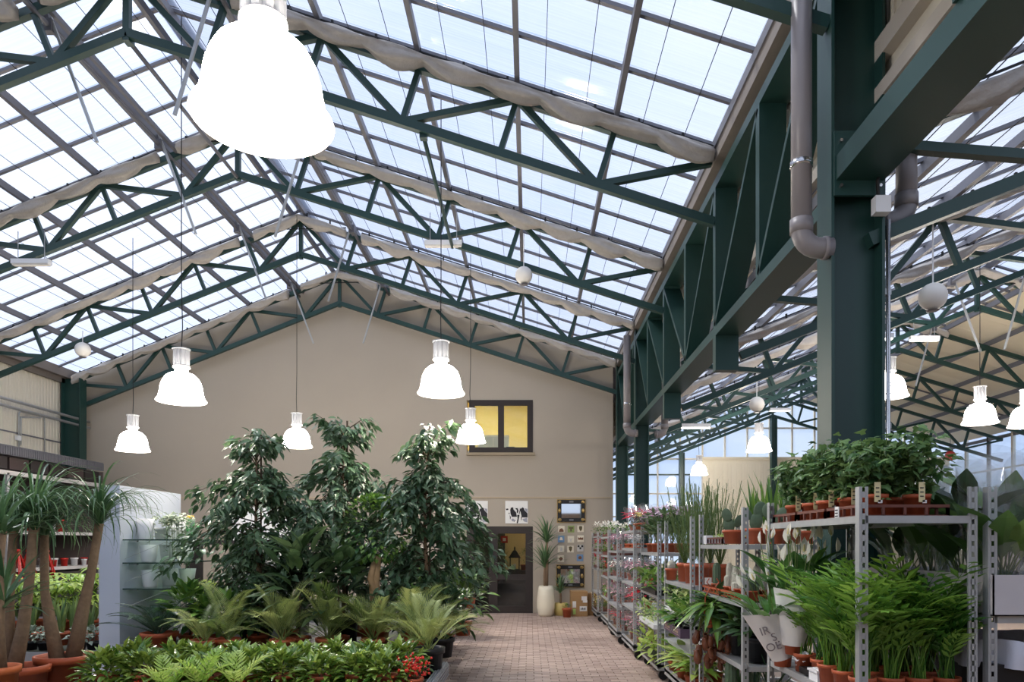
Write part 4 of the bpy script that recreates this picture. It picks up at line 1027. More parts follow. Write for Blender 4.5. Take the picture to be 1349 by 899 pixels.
def fronds(root, meshes, n, z, sc=(.85, 1.15), r=.02, tilt=(0, 0), az=None):
    for k in range(n):
        a = (k*2.399+rnd(-.3, .3)) if az is None else az[k]
        spin(link('frond', R.choice(meshes), root), a, (r*rnd(-1, 1), r*rnd(-1, 1), z), rnd(*sc), rnd(*tilt))
def palm(name, lab, x, y, z, fm, n, pr=.12, ph=.2, pm=TERRA, sc=(.85, 1.15), tilt=(0, 0), group=None, az=None):
    t = thing(name, lab, 'plant', (x, y, z), group); pot(t, pr, ph, pm); fronds(t, fm, n, ph*.85, sc, .02, tilt, az); return t
for k, (px, y, lab) in enumerate(((265, 5.45, 'pale green young palm rising before the hedge, left of centre'), (312, 5.5, 'pale green young palm at the bottom edge right of the other'), (222, 5.35, 'pale green young palm leftmost before the hedge'))):
    palm('young_palm', lab, (px-VX)*y/F, y, .39, FR_LT, 9, .08, .13, TERRA, (.6, .78), group='young palms before the hedge')
# feather palms behind the hedge
PX_ = [(300, 7.55, FR_CYL, 'light cycad with one upright feathered frond behind the hedge', 9), (372, 7.5, FR_DATE, 'feathery palm in the middle behind the hedge', 22), (432, 7.6, FR_DATE, 'feathery palm just left of the pale fig trunk', 22),
       (492, 7.55, FR_DATE, 'feathery palm in front of the pale fig trunk', 24), (545, 7.5, FR_DATE, 'feathery palm behind the right part of the hedge', 24)]
for px, y, fm, lab, n in PX_: palm('feather_palm', lab, (px-VX)*y/F, y, .42, fm, n, .13, .2, TERRA, (.62, 1.0), (-.6, .25))
palm('feather_palm', 'feathery palm in the black pot at the right bench corner', -.93, 6.62, .39, FR_DATE, 18, .15, .27, BLACKP, (.62, .85), (-.35, .1))
palm('feather_palm', 'feathery palm spilling over the aisle behind the black pot', -.92, 7.6, .42, FR_DATE, 18, .13, .2, BLACKP, (.6, .8), (-.5, 0))
palm('feather_palm', 'bright yellow green palm behind the nearest white pots', (262-VX)*9.2/F, 9.2, .42, mk([frond_t(.8, 1.2, 1.2, 20, .2, .016, .8) for _ in range(3)], 'frond', G_LIGHT), 10, .13, .2, TERRA, (.8, 1.0))
palm('cycad', 'dark blue green cycad in terracotta pot below the glass shelves', (210-VX)*7.75/F, 7.75, .42, FR_CYC, 18, .19, .24, TERRA, (.8, 1.05), (-.1, .3))
palm('cycad', 'cycad with arching comb fronds left of the feathery palms', (268-VX)*7.45/F, 7.45, .42, FR_CYL, 8, .14, .2, TERRA, (.6, .85), (-.3, .1))
# mid bushes
def bush(lab, px, y, pyc, r, h, tm, m, n, single, z=.42, pm=TERRA, name='shrub', out=.8, pr=.12, ph=.18, sc=(.8, 1.2), group=None):
    x = (px-VX)*y/F; t = thing(name, lab, 'plant', (x, y, z), group); pot(t, pr, ph, pm)
    MB().tube([(0, 0, ph*.8), (0, 0, ph+h*.5)], .009, 6).build('stem', TWIG, t)
    shrub(t, r, h, n, tm, m, single, ph*.7, out, sc); return t
bush('glossy green bush beside the glass shelves', 250, 8.1, 0, .32, .62, T_RUB, G_BUSH, 190, 70)
bush('glossy green bush under the left weeping fig', 290, 8.0, 0, .30, .50, T_RUB, G_BUSH, 170, 60)
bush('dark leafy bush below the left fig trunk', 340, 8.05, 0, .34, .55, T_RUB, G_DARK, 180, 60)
bush('large leaved dumb cane under the middle fig', 395, 7.85, 0, .36, 1.2, T_BIGL, G_CANE, 60, 60, name='dumb_cane')
bush('large leaved dumb cane left of the pale fig trunk', 446, 7.9, 0, .30, 1.1, T_BIGL, G_CANE, 44, 44, name='dumb_cane')
bush('small leaved bush right of the pale fig trunk', 540, 8.1, 0, .30, .60, T_ROUND, G_BUSH, 320, 40)
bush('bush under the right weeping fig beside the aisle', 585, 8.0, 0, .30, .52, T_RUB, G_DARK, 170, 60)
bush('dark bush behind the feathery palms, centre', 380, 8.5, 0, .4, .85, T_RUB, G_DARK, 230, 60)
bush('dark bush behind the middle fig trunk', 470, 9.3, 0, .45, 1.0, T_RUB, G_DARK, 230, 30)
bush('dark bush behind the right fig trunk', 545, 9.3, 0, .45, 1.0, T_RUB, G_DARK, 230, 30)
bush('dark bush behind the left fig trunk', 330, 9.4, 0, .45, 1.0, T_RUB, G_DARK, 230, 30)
for k, (px, y) in enumerate(((600, 10.4), (610, 9.4), (618, 12.6), (560, 10.6), (590, 11.3))):
    bush(['bushy plant on the middle bench near the aisle end', 'bushy plant below the overhanging right fig', 'bushy plant on the rear bench by the aisle', 'leafy bush behind the right fig', 'leafy bush at the far end of the middle bench'][k], px, y, 0, .34, .7, T_RUB, G_BUSH if k % 2 else G_DARK, 170, 25, .42 if k != 2 else .5)
t = thing('tray_flowers', 'tray of pale yellow flowers on the bench by the door', 'flowers', (-1.38, 13.2, .5)); MB().box((-.16, -.35, 0), (.16, .35, .07)).build('tray', BLACKP, t)
mats = [frame((rnd(-.18, .18), rnd(-.36, .36), .1+rnd(0, .16)), rdir(.1, 1.2), (0, 0, 1), rnd(.8, 1.2)) for _ in range(160)]
leaves(t, T_PET, mats[:90], G_LIGHT, 0); leaves(t, T_PET, mats[90:], P_YEL, 30, 'petal', 'petals')
# ---- left rear bench plants
def rosette(name, lab, px, y, pyb, tm, n, m, pr=.1, ph=.15, sc=1.0, z=None, pm=TERRA, cat='plant', group=None, el=(0.2, 1.3)):
    x = (px-VX)*y/F; zb = z if z is not None else H+(VY-pyb)*y/F
    t = thing(name, lab, cat, (x, y, zb), group); pot(t, pr, ph, pm)
    for k in range(n): spin(link('leaf', R.choice(tm), t), k*2.399+rnd(-.3, .3), (rnd(-.02, .02), rnd(-.02, .02), ph*.85), sc*rnd(.8, 1.15))
    return t
SNK = mk([strap_t(rnd(.3, .45), .045, rnd(1.3, 1.5), rnd(.0, .35), 5, .5) for _ in range(6)], 'leaf', leafmat('snake_leaf', (70, 104, 60), (130, 150, 84), .4, .15))
for k, px in enumerate((42, 66, 80, 96, 120)):
    rosette('snake_plant', '%s snake plant with upright leaves behind the ponytail trunks' % ['leftmost', 'second', 'middle', 'fourth', 'rightmost'][k], px, 8.9+.1*(k % 2), 0, SNK, 11, None, .1, .16, 1.0, .36, TERRA, group='snake plants on the left bench')
def palmate(lab, px, y, z, h, n):
    x = (px-VX)*y/F; t = thing('umbrella_plant', lab, 'plant', (x, y, z), 'light green plants on the left bench'); pot(t, .11, .18)
    st = MB(); mats = []
    for k in range(n):
        a = k*2.399; r = rnd(.05, .3); e = Vector((r*math.cos(a), r*math.sin(a), h*rnd(.5, 1.0)))
        st.tube([(0, 0, .14), (e.x*.4, e.y*.4, e.z*.7), tuple(e)], .005, 4, False)
        for q in range(6):
            b = q*1.047+rnd(-.2, .2); mats.append(frame(e, (math.cos(b), math.sin(b), rnd(-.25, .2)), (0, 0, 1), rnd(.8, 1.15)))
    st.build('stems', STEMG, t, kind='stuff'); leaves(t, T_LT, mats, G_LIGHT, 60); return t
for k, px in enumerate((26, 48, 70, 90, 108, 126)):
    palmate('light green umbrella plant, %s in the sunlit row on the left' % ['leftmost', 'second', 'third', 'fourth', 'fifth', 'rightmost'][k], px, 10.0+.25*(k % 2), .36, .78+.08*(k % 3), 17)
for k, px in enumerate((14, 40, 60, 104, 124)):
    bush('silvery ground plant, %s on the pale left bench' % ['leftmost', 'second', 'third', 'fourth', 'rightmost'][k], px, 8.5, 0, .13, .2, T_GREYL, G_GREY, 60, 30, .36, BLACKP, 'silver_plant', .9, .09, .1, group='silvery plants')
# trailing ivy on the top glass shelf
x, y, z = W(213, 700, 8.6)
t = thing('trailing_ivy', 'variegated ivy trailing down from the top glass shelf', 'plant', (x, y, 1.66)); pot(t, .09, .14, WHITE)
mats = []; st = MB()
for k in range(16):
    a = rnd(-1.6, 1.0); p = Vector((0, 0, .15)); pts = [tuple(p)]; ln = rnd(.2, .75) if k < 10 else .25
    for i in range(14):
        s = i/13; q = Vector((math.cos(a)*(.1+.28*min(1, s*2)), math.sin(a)*.22*min(1, 2*s), .2+.1*math.sin(s*3)-ln*max(0, s-.25)*1.2)); pts.append(tuple(q))
        for _ in range(3): mats.append(frame(q+Vector((rnd(-.05, .05), rnd(-.05, .05), rnd(-.04, .06))), rdir(-.9, .7), (0, 0, 1), rnd(.6, 1.0)))
    st.tube(pts, .0025, 4, False)
st.build('stems', STEMG, t, kind='stuff'); leaves(t, T_IVY, mats, leafmat('variegated_ivy', (110, 134, 104), (190, 196, 176), .5, .2), 120)
# ---- plants by the back wall
t = thing('yucca', 'two headed yucca growing in the tall cream planter', 'plant', (.36, 16.2, .62))
for z1, n, dx in ((1.05, 40, .02), (.5, 36, -.02)):
    MB().tube([(dx, 0, -.02), (dx*1.5, 0, z1*.6), (dx, 0, z1)], [.035, .03, .025], 8).build('trunk', BARK, t, True); crown(t, (dx, 0, z1), n+20, YUCT, 1.15)
t = thing('yucca', 'short yucca in a yellow pot beside the cream planter', 'plant', (.70, 16.35, 0)); pot(t, .16, .28, mat('yellow_pot', (206, 186, 116), .5), .9, True, rim=False)
MB().tube([(0, 0, .25), (0, 0, .5)], .025, 8).build('trunk', BARK, t); crown(t, (0, 0, .52), 40, YUCT, .78)
t = thing('terracotta_pot_plant', 'small terracotta pot with green plant before the yellow pot', 'plant', (.82, 15.9, 0)); pot(t, .11, .2)
shrub(t, .1, .14, 40, T_SMALL, G_BUSH, 20, .16)
for k, (x, y, z, s) in enumerate(((-.75, 18.2, .96, .4), (-.15, 18.2, .96, .3), (-1.0, 18.3, .96, .5))):
    t = thing('shop_plant', ['leafy plant left of the lantern inside the shop', 'leafy plant right of the lantern inside the shop', 'tall leafy plant behind the left door leaf'][k], 'plant', (x, y, z)); pot(t, .09, .14)
    shrub(t, s*.5, s*1.6, 130, T_SMALL, G_BUSH, 0, .1)
# ================================================================== TROLLEYS
def trolley(x, y0, y1, shelves, lab, wd=.55, h=1.87):
    t = thing('plant_trolley', lab, 'trolley', (x, y0, 0), 'galvanised plant trolleys'); ln = y1-y0
    MB().box((0, 0, .17), (wd, ln, .20)).build('base_deck', mat('plywood_deck', (120, 104, 84), .8), t)
    m = MB()
    for a, b in (((0, 0, .13), (.03, ln, .22)), ((wd-.03, 0, .13), (wd, ln, .22)), ((.03, 0, .13), (wd-.03, .03, .22)), ((.03, ln-.03, .13), (wd-.03, ln, .22))): m.box(a, b)
    m.build('base_frame', GALV, t)
    if 'post' not in MESHC:
        m = MB(); s = .042; tk = .003
        m.box((0, 0, 0), (tk, s, 1)); m.box((tk, 0, 0), (.014, tk, 1)); m.box((s-.014, 0, 0), (s, tk, 1)); m.box((s-tk, tk, 0), (s, .012, 1))
        for k in range(34): m.box((.010, 0, k/34), (s-.010, tk, k/34+.016))
        MESHC['post'] = m.mesh('post', GALV)
        c = MB(); c.tube([(0, -.018, .06), (0, .018, .06)], .055, 14); c.box((-.02, -.03, .06), (.02, -.022, .13)); c.box((-.02, .022, .06), (.02, .03, .13)); c.box((-.03, -.03, .12), (.03, .03, .135))
        MESHC['caster'] = c.mesh('caster', BLACK)
    for px_, py_, sx, sy in ((0, 0, 1, 1), (wd, 0, -1, 1), (0, ln, 1, -1), (wd, ln, -1, -1)):
        o = link('post', MESHC['post'], t); o.matrix_basis = Matrix.Translation((px_, py_, .15)) @ Matrix.Diagonal((sx, sy, h-.15, 1))
        o = link('caster', MESHC['caster'], t); o.location = (px_+sx*.08, py_+sy*.1, .0)
    for z in shelves:
        m = MB(); m.box((.012, .012, z-.012), (wd-.012, ln-.012, z-.004))
        for a, b in (((.006, .02, z-.035), (.018, ln-.02, z)), ((wd-.018, .02, z-.035), (wd-.006, ln-.02, z)), ((.03, .0, z-.035), (wd-.03, .014, z)), ((.03, ln-.014, z-.035), (wd-.03, ln, z))): m.box(a, b)
        m.build('shelf', GALV, t)
    return t
TX = {1: (1.53, 3.35, 4.65), 3: (1.53, 5.18, 6.53), 4: (1.53, 6.86, 8.2), 5: (1.49, 8.4, 9.7), 6: (1.43, 9.95, 11.25), 7: (1.39, 11.5, 12.8), 8: (1.42, 13.15, 14.45), 9: (1.38, 14.8, 16.1)}
trolley(*TX[1], [.86, 1.735], 'nearest galvanised trolley with ivy pots on its top shelf')
trolley(2.13, 3.35, 4.65, [.75, 1.27], 'trolley at the right edge holding large wrapped plants')
trolley(*TX[3], [.72, 1.18, 1.6], 'galvanised trolley of cacti just beyond the ivy trolley')
trolley(*TX[4], [.55, .86, 1.2], 'galvanised trolley with tall feathery foliage beyond the cacti')
trolley(*TX[5], [.6, 1.0, 1.5], 'galvanised trolley under the purple flowers')
trolley(*TX[6], [.7, 1.05, 1.55, 1.8], 'galvanised trolley with the big red poinsettia')
trolley(*TX[7], [.6, 1.05, 1.5], 'galvanised trolley with wrapped flowers past the poinsettias')
trolley(*TX[8], [.6, 1.0, 1.4, 1.75], 'second to last galvanised trolley toward the back wall')
trolley(*TX[9], [.6, 1.1, 1.45, 1.78], 'last galvanised trolley standing by the back wall')
trolley(2.14, 6.1, 7.5, [.8, 1.6], 'galvanised trolley of sword leaved plants behind the cactus trolley')
# ---- nearest trolley: ivy pots in brown carrier trays
def tray(x, y, z, wd, dp, lab, m=TERRAD, h=.055, group='brown carrier trays'):
    t = thing('carrier_tray', lab, 'tray', (x, y, z), group)
    b = MB()
    for p, q in (((0, 0, 0), (wd, dp, .006)), ((0, 0, h-.014), (wd, .016, h)), ((0, dp-.016, h-.014), (wd, dp, h)), ((0, .016, h-.014), (.016, dp-.016, h)), ((wd-.016, .016, h-.014), (wd, dp-.016, h))): b.box(p, q)
    b.build('tray', m, t)
    r = MB(); nx = max(2, int(wd/.09)); ny = max(2, int(dp/.09))
    for k in range(nx+1):
        for yy in (0, dp-.012): r.box((k*(wd-.012)/nx, yy, 0), (k*(wd-.012)/nx+.012, yy+.012, h-.014))
    for k in range(ny+1):
        for xx in (0, wd-.012): r.box((xx, k*(dp-.012)/ny, 0), (xx+.012, k*(dp-.012)/ny+.012, h-.014))
    r.build('ribs', m, t, kind='stuff'); return t
ROWN = ['nearest', 'second', 'third', 'fourth', 'rearmost']
for k in range(3):
    tray(1.56, 3.40+k*.42, 1.735, .42, .39, ['nearest brown tray of ivy pots on the top shelf', 'middle brown tray of ivy pots on the top shelf', 'rearmost brown tray of ivy pots on the top shelf'][k])
for j in range(5):
    for i in range(2):
        x, y = 1.66+i*.21, 3.50+j*.243
        t = thing('ivy_pot', 'green ivy in terracotta pot, %s row on the %s side of the trolley top' % (ROWN[j], ['left', 'right'][i]), 'plant', (x+rnd(-.01, .01), y, 1.743), 'ivy pots on the nearest trolley')
        pot(t, .066, .10, TERRA, .78)
        mats = []; st = MB(); hh = [.29, .31, .30, .28, .28][j]+(.02 if i else 0)
        for v in range(15):
            a = v*2.399; rr = rnd(.03, .12); top = hh*rnd(.6, 1.05)
            pts = [Vector((0, 0, .08)), Vector((rr*.5*math.cos(a), rr*.5*math.sin(a), .08+top*.55)), Vector((rr*math.cos(a), rr*math.sin(a), .08+top)), Vector((rr*1.35*math.cos(a), rr*1.35*math.sin(a), .08+top*.85))]
            st.tube(pts, .002, 4, False)
            for q in range(21):
                s = rnd(.3, 2.999); k = int(s); c = pts[k].lerp(pts[k+1], s-k)+Vector((rnd(-.04, .04), rnd(-.04, .04), rnd(-.05, .05)))
                mats.append(frame(c, (c.x*6+rnd(-.6, .6), c.y*6+rnd(-.6, .6), rnd(-.9, .35)), (rnd(-.5, .5), rnd(-.5, .5), 1), rnd(.75, 1.25)))
        st.build('vines', STEMG, t, kind='stuff'); leaves(t, T_IVY, mats, G_IVY, 50)
        if i == 0 or j == 0:
            MB().box((-.03, -.071, .06), (.0, -.069, .155)).build('plant_tag', TAGY, t)
            for q in range(3): MB().box((-.024, -.073, .085+.02*q), (-.008, -.071, .09+.02*q)).build('lettering', INK, t)
            MB().box((-.012, -.071, .055), (.008, -.068, .07)).build('pot_sticker', PAPER, t)
t = thing('price_label', 'white barcode price label hanging on the ivy tray rim', 'label', (1.545, 3.62, 1.77))
MB().box((-.004, -.02, -.04), (0, .025, .02)).build('label', PAPER, t)
for q in range(3): MB().box((-.006, -.012, -.03+.015*q), (-.004, .018, -.024+.015*q)).build('lettering', INK, t)
# ---- parlour palms on its middle shelf
PC = ['leftmost', 'second', 'third', 'rightmost']
for j in range(3):
    for i in range(4):
        x, y = 1.60+i*.135, 3.47+j*.19
        t = thing('parlour_palm', 'green parlour palm in terracotta pot, %s in the %s row of the trolley' % (PC[i], ['front', 'second', 'third'][j]), 'plant', (x, y, .86), 'parlour palms on the nearest trolley')
        pot(t, .063, .105, TERRA, .78); fronds(t, FR_PAR, 30 if j < 2 else 20, .09, (.95, 1.32) if j else (.85, 1.15), .03, (-.1, .14))
for k, (px, y, z) in enumerate(((1083, 4.02, .86), (1060, 4.22, .86), (1100, 4.3, .86))):
    x = (px-VX)*y/F
    t = thing('parlour_palm', ['parlour palm left of the trolley front post', 'parlour palm beside the white tub', 'parlour palm in the middle of the trolley shelf'][k], 'plant', (max(1.6, x), y, z), 'parlour palms on the nearest trolley')
    pot(t, .063, .105, TERRA, .78); fronds(t, FR_PAR, 22, .09, (.7, .95), .03, (-.15, .1))
t = thing('white_tub', 'white lidded plastic tub at the trolley shelf edge', 'tub', (1.585, 3.92, .86)); MB().box((-.045, -.06, 0), (.045, .06, .05)).build('tub', WHITE, t); MB().box((-.052, -.067, .05), (.052, .067, .062)).box((-.03, -.045, .062), (.03, .045, .068)).build('lid', WHITE, t)
# ---- peace lilies wrapped in printed paper
SPATHE = leaf_t(.10, .042, 4, .7, -.05).mesh('spathe', P_WHITE); SPADIX = MB().tube([(0, .015, .012), (0, .055, .018)], [.006, .004], 6).mesh('spadix', mat('spadix_cream', (226, 212, 150), .6))
def lily(lab, px, pyb, d, lean, nl, nf, wrap, text=None, h=.42):
    x, y, z = W(px, pyb, d); t = thing('peace_lily', lab, 'plant', (x, y, .86 if z < .95 else z), 'wrapped peace lilies')
    pot(t, .062, .11, TERRA, .78); L0 = Vector((lean[0], lean[1], 1)).normalized()
    mats = []; st = MB()
    for k in range(nl):
        a = k*2.399; e = Vector((math.cos(a)*.09, math.sin(a)*.09, 0))+L0*h*rnd(.45, .8)+Vector((0, 0, .08))
        st.tube([(0, 0, .1), tuple(e*.6+Vector((0, 0, .03))), tuple(e)], .003, 4, False)
        mats.append(frame(e, Vector((math.cos(a), math.sin(a), rnd(.2, 1.3)))+L0*.8, (0, 0, 1), rnd(.75, 1.1)))
    leaves(t, T_LILY, mats, G_LILY, nl)
    for k in range(nf):
        a = k*2.1+rnd(-.4, .4); e = Vector((math.cos(a)*rnd(.03, .12), math.sin(a)*rnd(.03, .12), 0))+L0*h*rnd(1.0, 1.38)+Vector((0, 0, .08))
        st.tube([(0, 0, .1), tuple(e*.55), tuple(e)], .0025, 4, False)
        o = link('flower', SPATHE, t); o.matrix_basis = Matrix(frame(e, L0+Vector((rnd(-.35, .35), rnd(-.35, .35), .5)), (math.cos(a), math.sin(a), 0), rnd(.7, 1.1), rnd(-.6, .6)).tolist())
        link('spadix', SPADIX, o)
    st.build('stems', STEMG, t, kind='stuff')
    if wrap:
        m = MB(); n = 22; r0, r1, hw = .068, .135, .30
        M = frame((0, 0, .055), L0, (0, -1, 0)); 
        for i in range(2):
            for k in range(n+1):
                a = -.85+5.8*k/n; r = r0 if i == 0 else r1*(1+.05*math.sin(5*a)); hh = 0 if i == 0 else hw*(1+.14*math.cos(a-2.9))
                v = np.array([r*math.cos(a), hh, r*math.sin(a), 1]); m.v.append(tuple((M@v)[:3]))
        m.f = [(k, k+1, n+1+k+1, n+1+k) for k in range(n)]
        wo_ = m.build('paper_wrap', PAPER, t, True)
        if text:
            for q, (tx, fz, ux) in enumerate(text):
                c = bpy.data.curves.new('lettering_text', 'FONT'); c.body = tx; c.size = .07; c.align_x = 'CENTER'; c.extrude = .0005; c.materials.append(mat('grey_print', (120, 112, 116), .8))
                tmp = bpy.data.objects.new('lettering_text', c); me = bpy.data.meshes.new_from_object(tmp); bpy.data.objects.remove(tmp); bpy.data.curves.remove(c)
                o = link('lettering', me, wo_)
                rr = r0+(r1-r0)*fz/hw+.006
                # face outward-left toward the aisle
                out_ = Vector((-.45, -.9, 0)); up_ = L0; xx = up_.cross(out_).normalized(); oo = xx.cross(up_).normalized()
                base = Vector((0, 0, .055))+L0*fz+oo*rr+xx*ux
                o.matrix_basis = Matrix(((xx.x, up_.x, oo.x, base.x), (xx.y, up_.y, oo.y, base.y), (xx.z, up_.z, oo.z, base.z), (0, 0, 0, 1)))
    return t
lily('peace lily in printed white paper leaning out of the trolley', 1031, 868, 4.40, (-.42, -.08), 13, 5, True, [('IR', .20, -.02), ('S', .145, .015), ('OE', .085, -.01)])
lily('peace lily in white paper behind the leaning one', 1046, 862, 4.28, (.02, -.05), 14, 10, True, None, .46)
lily('peace lily in white paper at the trolley centre rear', 1058, 850, 4.45, (.02, .1), 14, 9, True, None, .46)
lily('peace lily on the far right side of the trolley shelf', 1090, 845, 4.42, (.05, 0), 14, 5, False)
lily('peace lily at the rear left of the trolley shelf', 1030, 850, 4.55, (-.08, .05), 13, 8, False, None, .48)
t = thing('black_tray', 'black plastic tray beneath the wrapped peace lilies', 'tray', (1.56, 4.04, .862)); MB().box((0, 0, 0), (.09, .14, .035)).build('tray', BLACKP, t)
t = thing('plastic_wrap', 'crumpled white plastic at the foot of the lilies', 'wrap', (1.6, 4.22, .9))
b = MB().ball((0, 0, .03), .05, 14, 8, .8); b.v = [(x+rnd(-.012, .012), y+rnd(-.012, .012), z+rnd(-.012, .012)) for x, y, z in b.v]; b.build('sheet', clearmat('milky_film', (.95, .95, .95), .25, .15, (.8, .8, .82)), t)
# ---- right edge trolley: large wrapped plants in a long white box
t = thing('white_box', 'long white cardboard box of large plants on the right trolley', 'box', (2.14, 3.33, 1.27))
for a, b in (((0, 0, 0), (.52, .006, .19)), ((0, 1.28, 0), (.52, 1.286, .19)), ((0, 0, 0), (.006, 1.286, .19)), ((.514, 0, 0), (.52, 1.286, .19)), ((0, 0, 0), (.52, 1.286, .006))): MB().box(a, b).build('side', mat('white_card', (196, 190, 190), .8), t)
MB().bar((.19, -.002, .08), (.33, -.002, .17), .002, .004, (0, 1, 0)).build('string', PAPER, t)
BIGT = leaf_t(.42, .19, 5, .25, .45)
k = 0
for j in range(4):
    for i in range(2):
        x, y = 2.28+i*.24, 3.50+j*.3
        t = thing('large_foliage_plant', 'large leaved plant in clear wrap, %s pair %s side of the right trolley' % (['nearest', 'second', 'third', 'rearmost'][j], ['left', 'right'][i]), 'plant', (x, y, 1.278), 'large wrapped plants')
        pot(t, .085, .13, BLACKP); mats = []; st = MB()
        for q in range(15):
            a = q*2.399; hh = rnd(.1, .42); e = Vector((.10*math.cos(a), .10*math.sin(a), .1+hh)); st.tube([(0, 0, .1), tuple(e)], .004, 4, False)
            mats.append(frame(e, (math.cos(a)*.5, math.sin(a)*.5, rnd(.5, 1.4)), (0, 0, 1), rnd(.6, .95)))
        st.build('stems', STEMG, t, kind='stuff'); leaves(t, BIGT, mats, G_BIG if (j+i) % 2 == 0 else G_DARK, 15)
        m = MB(); n = 22
        for s, (r, z) in enumerate(((.09, .02), (.13, .3), (.17, .55), (.2, .74))):
            for q in range(n):
                a = 2*pi*q/n; rr = r*(1+.08*math.sin(3*a+s)+.05*math.sin(7*a+2*s)); m.v.append((rr*math.cos(a), rr*math.sin(a), z+.05*math.sin(2*a)*s/3))
        for s in range(3):
            for q in range(n): m.f.append((s*n+q, s*n+(q+1) % n, (s+1)*n+(q+1) % n, (s+1)*n+q))
        m.build('cellophane_sleeve', CELLO, t, True)
        if j == 1 and i == 0: MB().box((-.02, -.15, .5), (.01, -.148, .53)).build('sticker', PAPER, t)
t = thing('ruffled_cover', 'white ruffled plastic cover on the right trolley', 'cover', (2.4, 3.7, .98))
m = MB(); n = 60
for s in range(4):
    for q in range(n):
        a = 2*pi*q/n; r = 1+.06*math.sin(9*a+s*.6)*(s > 0)+.03*math.sin(17*a); m.v.append((.24*r*math.cos(a), .34*r*math.sin(a), .16-.045*s+.01*math.sin(5*a)))
for s in range(3):
    for q in range(n): m.f.append((s*n+q, s*n+(q+1) % n, (s+1)*n+(q+1) % n, (s+1)*n+q))
m.build('cloth', mat('white_film', (214, 216, 226), .45), t, True)
MB().box((-.2, -.28, -.225), (.2, .28, .05)).build('tray', BLACKP, t)
def poinsettia(lab, x, y, z, n, m, sc=1.0, sleeve=True, h=.3, group=None, single=18, potr=.06, lean=(0, 0), green=True):
    t = thing('poinsettia', lab, 'flowers', (x, y, z), group); pot(t, potr, .1, TERRA)
    mats = []
    for k in range(n):
        a = k*2.399; r = .12*sc*math.sqrt((k+.5)/n); e = Vector((r*math.cos(a), r*math.sin(a), h*(.9+.15*rnd(-1, 1)-.3*(r/.15)**2)))
        mats.append(frame(e, (math.cos(a), math.sin(a), rnd(-.1, .6)), (0, 0, 1), sc*rnd(.65, 1.05)))
    leaves(t, T_BRACT, mats, m, single, 'bract', 'bracts')
    if green:
        mats = [frame(Vector((rnd(-.07, .07)*sc, rnd(-.07, .07)*sc, rnd(.1, h*.8))), rdir(-.6, .5), (0, 0, 1), sc*rnd(.6, .95)) for _ in range(26)]
        leaves(t, T_BRACT, mats, G_DARK, 8)
    if sleeve:
        b = MB(); q_ = 18
        for s, (r, zz) in enumerate(((potr, .0), (.1*sc, h*.55), (.145*sc, h*1.12))):
            for q in range(q_):
                a = 2*pi*q/q_; rr = r*(1+.09*math.sin(4*a+s)); b.v.append((rr*math.cos(a), rr*math.sin(a), zz+.02*math.sin(3*a)*s))
        for s in range(2):
            for q in range(q_): b.f.append((s*q_+q, s*q_+(q+1) % q_, (s+1)*q_+(q+1) % q_, (s+1)*q_+q))
        b.build('sleeve', CELLO, t, True)
    return t
poinsettia('dark red poinsettia in clear wrap at the lower right corner', 2.33, 3.5, .21, 26, P_RED, 1.3, True, .62)
poinsettia('dark red poinsettia deeper in the lower right trolley', 2.42, 3.85, .21, 26, P_RED, 1.3, True, .62)
# ---- cactus trolley
def opuntia(lab, x, y, z, pads, pr=.1, ph=.15):
    t = thing('prickly_pear', lab, 'cactus', (x, y, z), 'prickly pears'); pot(t, pr, ph)
    for px_, pz, r, rot in pads:
        m = MB().ball((0, 0, 0), r, 16, 8, 1.35); o = m.build('pad', CACT, t, True)
        o.matrix_basis = Matrix.Translation((px_, rnd(-.02, .02), ph+pz)) @ Matrix.Rotation(rot, 4, 'Y') @ Matrix.Rotation(rnd(-.6, .6), 4, 'Z') @ Matrix.Diagonal((1, .22, 1, 1))
opuntia('prickly pear with a leaning pad on the cactus trolley top', 1.62, 5.75, 1.607, [(-.03, .04, .045, -.1), (-.05, .12, .04, -.3), (.04, .07, .04, .5)], .085, .11)
opuntia('prickly pear with broad pads in the bigger terracotta pot', 1.74, 5.55, 1.607, [(0, .05, .05, .1), (.03, .14, .05, .3), (-.06, .11, .04, -.6)], .09, .12)
opuntia('prickly pear behind the near post of the cactus trolley', 1.80, 5.3, 1.607, [(0, .05, .045, 0), (-.04, .13, .045, -.2), (.06, .11, .04, .5)], .08, .11)
t = thing('low_cactus_dish', 'wide terracotta pot of low grey bristly cacti on the cactus trolley', 'cactus', (1.93, 5.5, 1.607)); pot(t, .12, .15)
for k in range(8): a = k*.8; MB().ball((.07*math.cos(a), .07*math.sin(a), .17), .045, 10, 7, 1.1).build('head', G_DARK and CACT, t, True)
tray(1.56, 5.85, 1.607, .26, .5, 'brown tray of small succulents on cactus trolley top')
mats = [frame((1.56+rnd(.02, .24)-1.69, 5.85+rnd(.02, .48)-6.1, .03+rnd(0, .03)), rdir(.2, 1.4), (0, 0, 1), .7) for _ in range(120)]
t = thing('succulents', 'low green succulents filling the brown tray', 'plants', (1.69, 6.1, 1.613)); leaves(t, T_SMALL, mats, G_LIGHT, 0)
t = thing('white_tray', 'white plastic tray at the far end of the cactus trolley top', 'tray', (1.56, 6.38, 1.607))
for a, b in (((0, 0, 0), (.3, .14, .01)), ((0, 0, .01), (.3, .01, .075)), ((0, .13, .01), (.3, .14, .075)), ((0, .01, .01), (.01, .13, .075)), ((.29, .01, .01), (.3, .13, .075))): MB().box(a, b).build('wall', WHITE, t)
tray(1.545, 5.24, 1.187, .4, .6, 'nearer brown tray of woolly cacti', TERRA, .05); tray(1.545, 5.88, 1.187, .4, .58, 'farther brown tray of woolly cacti', TERRA, .05)
